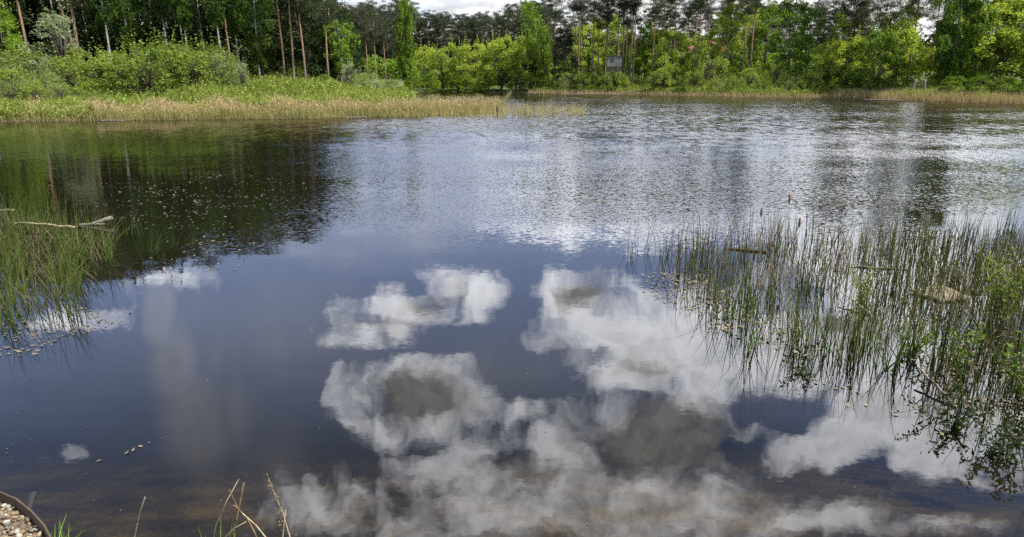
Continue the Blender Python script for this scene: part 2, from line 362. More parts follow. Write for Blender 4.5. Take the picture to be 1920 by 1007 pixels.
def tube_mesh(name, parts, m):
    V, Fc = cat_(parts)
    me = bpy.data.meshes.new(name); fl = [tuple(dict.fromkeys(f)) for f in Fc.tolist()]
    me.from_pydata(V.tolist(), [], fl); me.polygons.foreach_set('use_smooth', np.ones(len(fl), bool)); me.update(); me.materials.append(m); return me
def leaves(pts, size, aspect=.5, droop=0., r=rng, flat=0.):
    """diamond leaf sprays at pts with random directions; droop pulls the long axis down, flat keeps them level"""
    n = len(pts); size = np.broadcast_to(size, (n,)) * r.uniform(.6, 1.35, n)
    a = r.normal(size=(n, 3)); a[:, 2] = a[:, 2] * (1 - flat) - droop; a /= np.linalg.norm(a, axis=1)[:, None]
    q = r.normal(size=(n, 3)); q[:, 2] *= (1 - flat); b = np.cross(a, q); b /= np.linalg.norm(b, axis=1)[:, None] + 1e-9
    if flat: b[:, 2] *= (1 - flat)
    a = a * size[:, None] * .5; b = b * size[:, None] * .5 * aspect
    nrm = np.cross(a, b) * 1.2 / (size[:, None] + 1e-6)
    V = np.stack([pts - a, pts + b + a * .1 + nrm, pts + a, pts - b - a * .1 + nrm], 1).reshape(-1, 3)
    return V, np.arange(n * 4).reshape(-1, 4)
def birch_parts(seed, Ht=20, Wd=3.0, low=.22, nb=420, lean=0., per=26, lsz=.24):
    r = np.random.default_rng(seed)
    t = np.linspace(0, 1, 14); ph = r.uniform(0, 6, 2)
    cx = lean * Ht * t ** 1.3 + .25 * np.sin(3 * t + ph[0]) * t; cy = .25 * np.sin(2.5 * t + ph[1]) * t
    spine = np.stack([cx, cy, t * Ht], 1); wood = [tube(np.concatenate([[spine[0] - [0, 0, .4]], spine]), np.concatenate([[.24], .02 + .13 * (1 - t) ** .8]), 7)]
    def sp(h): return np.array([np.interp(h, t, cx), np.interp(h, t, cy), h * Ht])
    pts = []
    nl = 34
    ends = []
    for k in range(nl):
        h = low + (.97 - low) * (k + r.uniform(0, 1)) / nl; az = k * 2.4 + r.uniform(-.5, .5)
        L = Wd * math.sin(math.pi * min(1, (1 - (h - low) / (1 - low)) * .75 + .2)) * r.uniform(.6, 1.15)
        o = sp(h); dr = np.array([math.cos(az), math.sin(az), 0]); s = np.linspace(0, 1, 6)
        path = o + dr * (L * s)[:, None] + np.array([0, 0, 1]) * (L * (.75 * s - .45 * s ** 2))[:, None]
        wood.append(tube(path, .045 * (1 - h * .5) * (1 - s * .8), 4)); ends.append((path, L))
    for k in range(nb):
        path, L = ends[r.integers(nl)]; s = r.uniform(.25, 1.05)
        o = np.array([np.interp(s, np.linspace(0, 1, 6), path[:, i]) for i in range(3)]) + r.normal(0, .22, 3)
        ln = r.uniform(.5, 2.2) * (.5 + L / Wd * .5); q = r.uniform(0, 1, per)
        sw = r.normal(0, .18, 2)
        seg = o + np.stack([sw[0] * q, sw[1] * q, -ln * q ** 1.1], 1) + r.normal(0, .09, (per, 3)); pts.append(seg)
    crown = leaves(np.concatenate(pts), lsz, .55, .9, r)
    return wood, crown
def pine_parts(seed, Ht=19, crown_from=.6, Wd=2.6, nl=26, lean=0., tufts=85, rad=.15, fork=False, twig=.16):
    r = np.random.default_rng(seed)
    t = np.linspace(0, 1, 12); ph = r.uniform(0, 6, 2)
    cx = lean * Ht * t + .22 * np.sin(3.4 * t + ph[0]) * t; cy = .2 * np.sin(3 * t + ph[1]) * t
    spine = np.stack([cx, cy, t * Ht], 1); wood = [tube(np.concatenate([[spine[0] - [0, 0, .4]], spine]), np.concatenate([[rad * 1.15], rad * (1 - .82 * t)]), 8)]
    def sp(h): return np.array([np.interp(h, t, cx), np.interp(h, t, cy), h * Ht])
    pts = []
    if fork:
        s = np.linspace(0, 1, 9); g0 = sp(.17)
        path = g0 + np.stack([-1.25 * np.sin(s * 2.2) ** .9 * (1 - .25 * s), .2 * s, .62 * Ht * s], 1)
        wood.append(tube(path, rad * .85 * (1 - .6 * s), 7))
        path = path[2] + np.stack([-2.4 * s, 0 * s, 1.7 * s + .35 * np.sin(s * 6)], 1); wood.append(tube(path, .06 * (1 - .75 * s), 5))
        path = path[5] + np.stack([-.9 * s, 0 * s, .15 * s], 1); wood.append(tube(path, .03 * (1 - .7 * s), 4))
    for k in range(7):                                          # dead stubs below the crown
        h = crown_from * r.uniform(.45, 1.0); az = r.uniform(0, 6.3); L = r.uniform(.3, 1.5); s = np.linspace(0, 1, 4)
        wood.append(tube(sp(h) + np.stack([math.cos(az) * L * s, math.sin(az) * L * s, L * (.25 * s - .3 * s * s)], 1), .025 * (1 - s * .7), 4))
    for k in range(nl):
        u_ = (k + r.uniform(0, 1)) / nl; h = crown_from + (.99 - crown_from) * u_; az = k * 2.4 + r.uniform(-.6, .6)
        L = Wd * (.35 + .75 * math.sin(math.pi * min(1, .28 + .72 * (1 - u_)) )) * r.uniform(.55, 1.2) * (1 if u_ < .85 else .6)
        s = np.linspace(0, 1, 7); up = .15 + .5 * u_
        path = sp(h) + np.stack([math.cos(az) * L * s, math.sin(az) * L * s, L * (up * s + .15 * s * s - .12 * np.sin(s * 5))], 1)
        wood.append(tube(path, .055 * (1 - u_ * .5) * (1 - s * .8), 4))
        for c in range(r.integers(4, 7)):
            s0 = r.uniform(.4, 1.05); o = np.array([np.interp(s0, s, path[:, i]) for i in range(3)])
            o = o + np.array([r.normal(0, .38), r.normal(0, .38), r.uniform(.0, .35)]) * (.6 + s0 * .5)
            wood.append(tube(np.array([path[int(min(6, s0 * 5))], o]), [.018, .006], 3))
            n = int(tufts * r.uniform(.6, 1.3)); q = r.normal(size=(n, 3)) * [.34, .34, .15]; pts.append(o + q)
    crown = leaves(np.concatenate(pts), .27, twig, -.25, r)
    return wood, crown
def cloud_parts(seed, Ht=8, Wd=4.0, base=.1, nc=60, per=130, lsz=.26, up=.0, shape=1.0, stems=4, aspect=.6, cl=.75):
    """broad-leaved crown: leafy bunches on limbs, gaps between the bunches"""
    r = np.random.default_rng(seed); wood = []; pts = []; cs = []
    for k in range(nc):
        h = base + (1 - base) * r.uniform(0, 1) ** .85
        hh = (h - base) / (1 - base)
        prof = math.sin(math.pi * (.12 + .83 * hh) ** shape) ** .6
        az = k * 2.4 + r.uniform(-.5, .5); rr = Wd * prof * r.uniform(.35, 1.0) ** .5 * r.uniform(.8, 1.12)
        c = np.array([math.cos(az) * rr, math.sin(az) * rr, h * Ht * r.uniform(.92, 1.05)]); cs.append(c)
        sc = cl * r.uniform(.6, 1.35) * (Wd / 4) ** .5
        n = int(per * sc ** 1.5); q = r.normal(size=(n, 3)); q /= np.linalg.norm(q, axis=1)[:, None]; q *= (r.uniform(.15, 1, n) ** .45)[:, None] * sc
        q[:, 2] *= .72; q[:, 2] -= .25 * (q[:, 0] ** 2 + q[:, 1] ** 2) / max(sc, .1)
        pts.append(c + q)
        if r.random() < .5:                                      # a shoot pushing out of the bunch
            m_ = 9; s = np.linspace(0, 1, m_); d_ = c / (np.linalg.norm(c) + .1) + [0, 0, .9 + up]
            pts.append(c + d_ * (s * sc * 1.5)[:, None] + r.normal(0, .05, (m_, 3)))
    for k in range(stems):
        az = k * 6.28 / stems + r.uniform(-.4, .4); s = np.linspace(0, 1, 7); L = Wd * .3 * (stems > 1)
        path = np.stack([math.cos(az) * L * s ** 1.3 + .05 * k, math.sin(az) * L * s ** 1.3, Ht * .8 * s - .3], 1)
        wood.append(tube(path, (.05 + .008 * Ht) * (1 - .8 * s), 6))
        for c in cs[k::stems][:12]:
            j = int(np.clip(c[2] / (Ht * .8) * 6 * .6, 0, 5)); mid_ = (path[j] + c) / 2 + [0, 0, -.1]
            wood.append(tube(np.array([path[j], mid_, c]), [.035, .025, .01], 4))
    crown = leaves(np.concatenate(pts), lsz, aspect, .1, r, .3)
    return wood, crown

PROTO = {}
def proto(key, parts, bark, leaf, trunk_name='trunk', crown_name='crown'):
    wood, crown = parts
    PROTO[key] = (tube_mesh(key + '_' + trunk_name, wood, M[bark]), mesh_np(key + '_' + crown_name, crown[0], crown[1], M[leaf]), trunk_name, crown_name)
def plant(key, name, x, y, rz=None, s=1., label='', cat='tree', group=None, z=None, sxy=None, crown_mat=None):
    t, c, tn, cn = PROTO[key]
    root = bpy.data.objects.new(name, None); root.empty_display_size = .5
    root.location = (x, y, (H(x, y) if z is None else z) - .05); root.rotation_euler.z = rnd.uniform(0, 6.28) if rz is None else rz
    root.scale = ((sxy or s), (sxy or s), s); link(root); tag(root, label, cat, group)
    for me, nm in ((t, tn), (c, cn)):
        o = objm(nm, me, root)
    if crown_mat:
        o.material_slots[0].link = 'OBJECT'; o.material_slots[0].material = M[crown_mat]
    return root

for i in range(4): proto('birch%d' % i, birch_parts(100 + i, 20, 2.9 + .3 * (i % 2), .2 + .06 * i), 'birch_bark', 'birch')
proto('birch_high', birch_parts(120, 21, 2.6, .46, 360), 'birch_bark', 'birch')
proto('birch_high2', birch_parts(121, 21, 2.4, .5, 340), 'birch_bark', 'birch')
proto('birch_narrow', birch_parts(122, 15, 1.9, .08, 560, per=24), 'grey_bark', 'decid_dark')
proto('birch_lean', birch_parts(123, 15, 2.6, .3, 300, lean=-.3), 'grey_bark', 'birch_light')
proto('birch_wide', birch_parts(124, 16, 3.4, .06, 1000, per=32), 'grey_bark', 'birch_mid')
for i in range(5): proto('pine%d' % i, pine_parts(200 + i, 17.5, .60 + .04 * i, 2.0 + .12 * i, 19, rad=.18), 'pine_bark', 'pine')
for i in range(3): proto('pine_low%d' % i, pine_parts(210 + i, 17, .40, 2.9, 30, tufts=90), 'pine_bark', 'pine')
proto('pine_fork', pine_parts(220, 15, .45, 3.0, 26, rad=.19, fork=True), 'pine_bark', 'pine')
for i in range(3): proto('far_pine%d' % i, pine_parts(230 + i, 15, .22, 3.0, 34, tufts=80, twig=.3), 'pine_bark', 'far_pine')
for i in range(4): proto('maple%d' % i, cloud_parts(300 + i, 8.5, 3.8, .1, 72, 150, .30, shape=.8), 'grey_bark', 'decid')
for i in range(3): proto('elm%d' % i, cloud_parts(320 + i, 13, 3.2, .08, 95, 130, .30, shape=.7, stems=2), 'grey_bark', 'decid_dark')
for i in range(4): proto('bush%d' % i, cloud_parts(340 + i, 3.2, 2.2, .05, 46, 170, .19, up=.5, shape=.75, stems=6, cl=.62), 'grey_bark', 'bush', 'stem', 'foliage')
for i in range(2): proto('willow%d' % i, cloud_parts(350 + i, 3.4, 2.4, .04, 50, 170, .22, up=.8, shape=.7, stems=7, aspect=.26, cl=.62), 'grey_bark', 'willow', 'stem', 'foliage')
proto('silver0', cloud_parts(360, 5.6, 1.9, .04, 50, 170, .24, up=1.0, shape=.55, stems=4, aspect=.26, cl=.6), 'grey_bark', 'silver', 'stem', 'foliage')

ORD = ['first', 'second', 'third', 'fourth', 'fifth', 'sixth', 'seventh', 'eighth', 'ninth', 'tenth', 'eleventh', 'twelfth', 'thirteenth', 'fourteenth', 'fifteenth', 'sixteenth']
HT = {'birch': 20, 'birch_high': 21, 'pine': 17.5, 'pine_fork': 15, 'far_pine': 15, 'elm': 13}
def ORD2(k):
    return ORD[k] if k < 16 else ['seventeenth', 'eighteenth', 'nineteenth', 'twentieth', 'twenty-first', 'twenty-second', 'twenty-third', 'twenty-fourth', 'twenty-fifth', 'twenty-sixth', 'twenty-seventh', 'twenty-eighth', 'twenty-ninth', 'thirtieth'][k - 16]
def cap(key, px, Y, s):
    """tree size in the left wood: the wood is lower towards the open water"""
    h0 = HT.get(key.rstrip('0123456789'), 15)
    el = np.interp(px, [0, 100, 250, 400, 520, 580, 640, 700], [.29, .288, .268, .240, .222, .196, .155, .115])
    if key.startswith('pine'): el *= 1.08
    return (el * Y - 3 - H(X_at(px, Y), Y)) / h0 * rnd.uniform(.93, 1.03)
def X_at(px, Y):
    """x of the ground point at distance Y seen at photo column px (near the tree's foot)"""
    return float(at_y(px, 150, Y)[0])

# ---- left wood: front rank, each its own description
LEFT = [  # px, Y, proto, scale, name, label
 (155, 70, 'pine_fork', 1.0, 'pine_tree', 'forked orange-barked pine behind the silvery willow, long bare branch to one side'),
 (213, 71, 'birch_high', 1.0, 'birch_tree', 'birch with patchy white trunk just right of the forked pine'),
 (252, 74, 'birch1', 1.0, 'birch_tree', 'birch with heavy drooping green curtain between forked pine and the white trunks'),
 (322, 74, 'birch_high2', .98, 'birch_tree', 'slightly leaning birch with thin white trunk, first right of the green curtain birch'),
 (358, 72, 'birch_high', .96, 'birch_tree', 'straight slim birch with clean white trunk left of the whitest trunk'),
 (420, 72, 'birch_high2', 1.02, 'birch_tree', 'birch with the whitest and longest bare trunk in the left wood'),
 (452, 76, 'birch_high', 1.0, 'birch_tree', 'birch with half hidden white trunk just right of the whitest trunk'),
 (488, 74, 'birch0', 1.02, 'birch_tree', 'dark leaved weeping birch beside the four tall orange pine trunks'),
 (534, 72, 'pine3', 1.04, 'pine_tree', 'leftmost of the four tall bare orange pine trunks at the wood edge'),
 (552, 71, 'pine4', 1.04, 'pine_tree', 'second from left of the four tall bare orange pine trunks'),
 (573, 70, 'pine2', 1.0, 'pine_tree', 'third of the four tall pine trunks, greyer, with many dead twigs'),
 (617, 71, 'pine4', .98, 'pine_tree', 'thin straight pine trunk in front of the bright green birch, fourth of four'),
 (640, 77, 'birch2', .80, 'birch_tree', 'bright green dense birch at the right end of the left wood'),
]
for i, (px, Y, k, s, nm, lb) in enumerate(LEFT):
    s2 = cap(k, px, Y, s); plant(k, nm, X_at(px, Y), Y, None if k != 'pine_fork' else 0, s2, lb, 'tree', 'trees at the front of the left wood',
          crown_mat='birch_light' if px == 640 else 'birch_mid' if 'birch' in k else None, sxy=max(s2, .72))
plant('elm1', 'broadleaf_tree', X_at(10, 66), 66, 1.0, .68, 'low bright green tree at the left edge, in front of the dark wood', 'tree')
plant('maple1', 'broadleaf_tree', X_at(502, 84), 84, 1.0, .6, 'small green tree under the weeping birch beside the orange pines', 'tree')
plant('silver0', 'willow_bush', X_at(120, 61), 61, 0.4, 1.16, 'pointed silvery green willow standing taller than the bushes round it', 'bush', sxy=1.3)
# ---- left wood: the ranks behind
bkc = {}
for row, (Y0, n) in enumerate([(79, 15), (86, 17), (95, 19), (106, 17)]):
    for k in range(n):
        px = -40 + 700 * (k + rnd.uniform(.15, .85)) / n
        Y_ = Y0 + rnd.uniform(-3, 3); key = rnd.choice(['birch0', 'birch1', 'birch0', 'elm0', 'birch1', 'pine1', 'elm1'] if row < 2 else ['birch0', 'birch1', 'elm0', 'pine0', 'far_pine1', 'elm2', 'elm1'])
        s = cap(key, px, Y_, 1)
        nm = 'pine_tree' if 'pine' in key else 'birch_tree' if 'birch' in key else 'broadleaf_tree'
        lm = [(60, 'the low leftmost tree'), (135, 'the silvery willow'), (185, 'the forked pine'), (290, 'the drooping green birch'), (400, 'the slim white trunks'),
              (500, 'the whitest trunk'), (590, 'the four orange pines'), (900, 'the bright green birch')]
        lmk = next(q[1] for q in lm if px < q[0]); kd = {'pine_tree': 'shaded pine', 'birch_tree': 'shaded birch', 'broadleaf_tree': 'shaded leafy tree'}[nm]
        rk = ['nearest', 'second', 'third', 'farthest'][row]; kk = (kd, rk, lmk); bkc[kk] = bkc.get(kk, 0) + 1
        lb = '%s %s deep behind %s, in the %s rank' % (ORD[bkc[kk] - 1], kd, lmk, rk)
        plant(key, nm, X_at(px, Y_), Y_, None, s, lb, 'tree', kd + 's deep in the left wood', sxy=max(s, .75) * (1.2 if 'elm' in key else 1), crown_mat='birch' if 'elm' in key else None)  # elm crowns too take the leaf colour with the wood's shade in it
# ---- middle distance, between the left wood and the bright maples
MID = [(706, 100, 'pine1', .62, 'pine_tree', 'short pine with open twiggy crown left of the pale narrow birch'),
       (724, 104, 'pine2', .60, 'pine_tree', 'thin pine trunk closest to the left of the pale narrow birch'),
       (690, 112, 'pine0', .72, 'pine_tree', 'dark pine just right of the bright green birch of the left wood'),
       (763, 112, 'birch_narrow', .98, 'birch_tree', 'pale green narrow birch standing alone before the far dark pines')]
for px, Y, k, s, nm, lb in MID: plant(k, nm, X_at(px, Y), Y, None, s, lb, 'tree', 'trees between the left wood and the maples')
# ---- far pine belt
for row, (Y0, n, s0) in enumerate([(168, 17, .93), (176, 17, 1.0), (186, 17, 1.08)]):
    for k in range(n):
        px = 640 + 400 * (k + rnd.uniform(.1, .9)) / n; Y_ = Y0 + rnd.uniform(-3, 3)
        dip = 1 - .14 * math.sin(math.pi * min(1, max(0, (px - 760) / 250)))
        plant('far_pine%d' % rnd.randrange(3), 'pine_tree', X_at(px, Y_), Y_, None, s0 * dip * rnd.uniform(.9, 1.08), '%s dense pine from the left in the %s row of the far pine belt' % (ORD2(k), ['front', 'middle', 'back'][row]), 'tree', 'far pine belt', )
for k in range(30):
    px = 1040 + 560 * (k + rnd.uniform(.1, .9)) / 30; Y_ = 165 + rnd.uniform(-8, 8)
    plant('far_pine%d' % rnd.randrange(3), 'pine_tree', X_at(px, Y_), Y_, None, .92 * rnd.uniform(.85, 1.1), '%s dark far pine from the left, behind the bright trees of the right shore' % ORD2(k), 'tree', 'pines far behind the right shore')
# ---- bright maples behind the cove
MP = [(800, 136, .92), (828, 132, .88), (858, 135, .98), (886, 130, 1.0), (915, 134, .98), (940, 129, 1.08), (968, 131, 1.1), (998, 126, 1.1)]
for i, (px, Y, s) in enumerate(MP):
    plant('maple%d' % (i % 4), 'maple_tree', X_at(px, Y), Y, None, s, '%s round yellow green maple from the left in the row behind the cove' % ORD[i], 'tree', 'yellow green maples behind the cove')
for i, px in enumerate((775, 812, 848, 880, 910)):
    plant('elm%d' % (i % 3), 'dark_bush', X_at(px, 128), 126 + rnd.uniform(-2, 2), None, .28, '%s low dark bush from the left along the foot of the maple row' % ORD[i], 'bush', 'dark bushes below the maples', sxy=.5)
# ---- right shore pines
RP = [(1040, 112, 1.05), (1072, 116, .86), (1084, 124, .9), (1089, 126, .86), (1110, 112, .95), (1120, 113, .86), (1134, 110, .9), (1138, 114, .84),
      (1157, 104, .9), (1166, 106, .92), (1171, 107, .86), (1181, 100, .9), (1186, 101, .88), (1221, 108, .9), (1240, 130, .86), (1250, 122, .9),
      (1259, 120, .92), (1283, 128, .88), (1298, 126, .95), (1304, 112, .9), (1321, 120, .98), (1357, 112, .9), (1392, 108, .88), (1405, 110, .98)]
SHEDX = 1150
a = [p for p in RP if p[0] < SHEDX]; b = [p for p in RP if SHEDX < p[0] < 1215]; c = [p for p in RP if p[0] > 1215]
for lst, phrase in ((a, '%s tall bare pine trunk counting left to right up to the white shed'), (b, '%s pine trunk in the dense cluster just right of the white shed'),
                    (c, '%s tall pine counting rightward from the open dirt bank')):
    for i, (px, Y, s) in enumerate(lst):
        Y = max(Y, shore_y(px) + 4.5 + (px * 7 % 5) * .7); plant('pine%d' % ((i * 2 + px) % 5), 'pine_tree', X_at(px, Y), Y, None, s * 1.0, phrase % ORD[i], 'tree', 'tall pines on the right shore')
RQ = [(1535, 104, .92), (1584, 100, 1.12), (1588, 103, 1.05), (1611, 98, 1.1), (1646, 102, 1.05), (1650, 106, 1.0), (1700, 100, 1.16), (1742, 104, 1.1), (1800, 108, .92), (1879, 100, 1.0)]
for i, (px, Y, s) in enumerate(RQ):
    Y = max(Y, shore_y(px) + 6); plant('pine_low%d' % (i % 3), 'pine_tree', X_at(px, Y), Y, None, s * (1.08 if px in (1588, 1700) else .76), '%s dark pine from the left rising behind the broadleaf trees at right' % ORD[i], 'tree', 'dark pines behind the right broadleaf trees')
# ---- right shore broadleaf trees
plant('birch_lean', 'birch_tree', X_at(1034, 118), shore_y(1034) + 3, 0, .98, 'birch leaning left with a pale thin trunk beside the first pine', 'tree')
plant('elm0', 'spruce_like_tree' if 0 else 'broadleaf_tree', X_at(1057, 121), 121, None, .72, 'very dark narrow tree between the first two pines of the right shore', 'tree', crown_mat='pine')
RD = [(1012, 118, 'elm2', .80, 'decid_dark'), (1100, 128, 'maple0', 1.12, 'decid'), (1142, 130, 'maple1', 1.25, 'decid'), (1178, 126, 'elm0', .62, 'decid_dark'), (1208, 124, 'elm1', .72, 'decid_dark'),
      (1236, 122, 'maple2', .95, 'decid_dark'), (1262, 112, 'maple3', .92, 'decid'), (1300, 118, 'maple0', .84, 'decid'), (1345, 118, 'elm2', .78, 'decid_dark'),
      (1368, 112, 'elm0', .88, 'decid'), (1398, 116, 'elm1', .88, 'decid'), (1430, 112, 'elm2', .9, 'decid_dark'), (1476, 104, 'elm0', .95, 'birch_mid'), (1510, 110, 'elm1', .82, 'birch_mid'),
      (1548, 97, 'maple1', .78, 'decid'), (1590, 95, 'maple2', .86, 'decid'), (1640, 95, 'maple3', .95, 'decid_dark'), (1672, 100, 'maple0', 1.0, 'decid'),
      (1800, 92, 'maple1', .8, 'decid_dark'), (1832, 92, 'maple2', 1.15, 'decid'), (1872, 90, 'maple3', 1.3, 'decid'), (1920, 90, 'maple0', 1.32, 'decid'), (1975, 92, 'maple1', 1.2, 'decid'), (1781, 96, 'maple2', .95, 'decid'),
      (1566, 116, 'elm0', .8, 'decid_dark'), (1600, 118, 'elm1', .85, 'birch_mid'), (1634, 116, 'elm2', .78, 'decid_dark'), (1662, 112, 'elm0', .8, 'birch_mid'), (1690, 114, 'elm1', .85, 'decid_dark'), (1775, 112, 'elm2', .95, 'birch_mid'), (1860, 112, 'elm0', 1.0, 'decid_dark')]
for i, (px, Y, k, s, cm) in enumerate(RD):
    col_ = {'decid': 'bright yellow green', 'decid_dark': 'deep green', 'birch_mid': 'dark narrow'}[cm]
    where = 'between the leaning birch and the red roof' if px < 1310 else 'between the red roof and the weeping birch' if px < 1700 else 'right of the weeping birch'
    j = sum(1 for q in RD[:i] if (q[0] < 1310) == (px < 1310) and (q[0] < 1700) == (px < 1700) and q[4] == cm)
    if px > 1930: lbl = 'yellow green tree cut by the right edge'
    else: lbl = '%s %s tree, %s' % (ORD[sorted([q[0] for q in RD if (q[0] < 1310) == (px < 1310) and (q[0] < 1700) == (px < 1700) and q[4] == cm]).index(px)], col_, where)
    Y = max(Y, shore_y(px) + (9.5 if px < 1500 else 4.5)); plant(k, 'broadleaf_tree', X_at(px, Y), Y, None, s, lbl, 'tree', 'broadleaf trees on the right shore', crown_mat=cm)
plant('birch_wide', 'weeping_birch', X_at(1728, 95), shore_y(1728) + 5.5, None, 1.05, 'tall dark weeping birch behind the two leaning wooden posts', 'tree')
plant('elm0', 'dark_bush', X_at(1715, 97), shore_y(1715) + 6, None, .26, 'dark bush under the weeping birch', 'bush', sxy=.6)
for i, px in enumerate((1560, 1600, 1640, 1790, 1840, 1890, 1935)):
    Yb = shore_y(px) + 3.5 + rnd.uniform(0, 1); plant('elm%d' % (i % 3), 'dark_bush', X_at(px, Yb), Yb, None, .19, '%s dark bush from the left at the foot of the right broadleaf trees' % ORD[i], 'bush', 'dark bushes under the right trees', sxy=.55)

# ---- far-off wood behind everything, one mass
def mass(n, x0, x1, Y0, Y1, hmin, hmax, size, seed):
    r = np.random.default_rng(seed); x = r.uniform(x0, x1, n); y = r.uniform(Y0, Y1, n)
    top = hmin + (hmax - hmin) * (.5 + .3 * np.sin(x * .31 + y) + .2 * np.sin(x * .83 + 2)); z = height(x, y) + top * r.uniform(0, 1, n) ** .8
    return leaves(np.column_stack([x, y, z]), size, .7, .2, r)
def stuff0(name, parts, m, label, cat):
    V, Fc = cat_(parts); o = objm(name, mesh_np(name, V, Fc, M[m])); tag(o, label, cat, kind='stuff'); return o
stuff0('far_wood', [mass(30000, -150, 190, 196, 206, 6, 10, 1.3, 1), mass(12000, -115, -25, 114, 120, 4, 7, .8, 2)], 'far_pine', 'dark unbroken wood closing the view behind all the trees', 'wood')
stuff0('thicket', [mass(5000, -42, -12, 150, 156, 3, 5, .6, 6), mass(9000, 12, 110, 133, 140, 3.5, 6, .7, 3), mass(5000, -75, -30, 84, 90, .8, 2.2, .45, 4), mass(5000, -20, 14, 140, 147, 2.5, 4.5, .6, 5)], 'decid_dark', 'shady green thicket filling the gaps low between the trunks', 'thicket')
for i_, (X0, Y0) in enumerate([(78, 86), (85, 80), (92, 74), (88, 62), (84, 50), (90, 92), (99, 84), (98, 66), (82, 38), (94, 40)]):
    plant('maple%d' % (i_ % 4), 'broadleaf_tree', X0, Y0, None, 1.15, '%s green tree beyond the right edge, around the end of the pond' % ORD[i_], 'tree', 'trees beyond the right edge', crown_mat='decid_dark' if i_ % 2 else None)
# ---- shore bushes
LB = [(-45, 55, 'bush2', .62), (15, 54.5, 'willow0', .6), (62, 54, 'bush0', .58), (105, 54.5, 'willow1', .55), (140, 55.5, 'bush3', .5),
      (-20, 56, 'bush0', .85), (35, 57, 'bush1', .8), (80, 56, 'willow0', .75), (130, 59, 'bush2', .9), (185, 60, 'bush3', .85), (235, 61, 'bush0', .95), (275, 60, 'bush1', 1.2),
      (320, 62, 'bush2', 1.0), (370, 62, 'bush3', 1.0), (415, 63, 'willow1', .95), (455, 63, 'silver0', .45), (8, 60, 'willow1', .95), (60, 63, 'bush3', 1.0), (160, 65, 'bush1', 1.0), (215, 66, 'bush2', .95), (300, 67, 'bush0', 1.2), (350, 67, 'bush3', 1.1), (400, 68, 'bush1', 1.1),
      (558, 72, 'bush2', .55), (610, 70, 'bush3', .45), (655, 72, 'silver0', .58), (690, 74, 'willow0', .75), (705, 71, 'silver0', .36), (738, 74, 'bush1', .7), (670, 76, 'bush2', .7)]
LB.sort()
for i, (px, Y, k, s) in enumerate(LB):
    kind = 'grey green willow' if 'willow' in k else 'silvery willow' if 'silver' in k else 'leafy green'
    j = [q for q in LB if (('willow' in q[2]) == ('willow' in k)) and (('silver' in q[2]) == ('silver' in k))].index((px, Y, k, s))
    lb = '%s %s bush from the left behind the straw reeds of the left shore' % (ORD[j], kind) if j < 16 else '%s green bush before the cove, behind the straw reeds' % ORD[j - 16]
    plant(k, 'shore_bush', X_at(px, Y), Y, None, s, lb, 'bush', 'bushes along the left shore', sxy=s * 1.1)
RB = []
for px, Yo, k, s in [(975, 3, 'willow0', .9), (1000, 2.5, 'bush0', .75), (1040, 3, 'bush1', .75), (1065, 2.5, 'willow1', .9), (1095, 2.5, 'bush2', .95), (1125, 3, 'bush3', .8), (1148, 2.5, 'bush0', 1.0), (1160, 3, 'bush2', .9),
                    (1175, 3, 'bush1', .6), (1238, 3, 'bush2', 1.05), (1255, 5, 'bush3', 1.1), (1300, 3, 'bush0', 1.0), (1325, 7, 'bush1', 1.6), (1345, 3, 'willow0', .65), (1375, 3, 'bush2', .7),
                    (1405, 5, 'bush3', .9), (1435, 3, 'bush0', .55), (1455, 6, 'bush1', .9), (1480, 2.5, 'willow1', .55), (1505, 3, 'bush2', .55), (1530, 2.5, 'bush3', .5), (1630, 2.5, 'willow0', .5), (1655, 3, 'bush0', .5), (1670, 6, 'bush1', .6)]:
    ys = np.linspace(60, 130, 400); xs = ys * (px - 960) / (F * cp + 340 * sp); d = sdist(xs, ys); yy = ys[np.where(d < 0)[0][-1]] if (d < 0).any() else 90
    RB.append((px, yy + Yo, k, s))
SHORE_Y = lambda px: next(q[1] for q in RB)
for i, (px, Y, k, s) in enumerate(RB):
    left = px < 1200; grp = [q for q in RB if (q[0] < 1200) == left]; j = grp.index((px, Y, k, s))
    kind = 'grey green willow' if 'willow' in k else 'leafy green'
    lb = '%s shore bush, %s, %s' % (ORD[j], kind, 'between the cove and the dirt bank' if left else 'right of the dirt bank at the waterline')
    plant(k, 'shore_bush', X_at(px, Y), Y, None, s, lb, 'bush', 'bushes along the right shore')

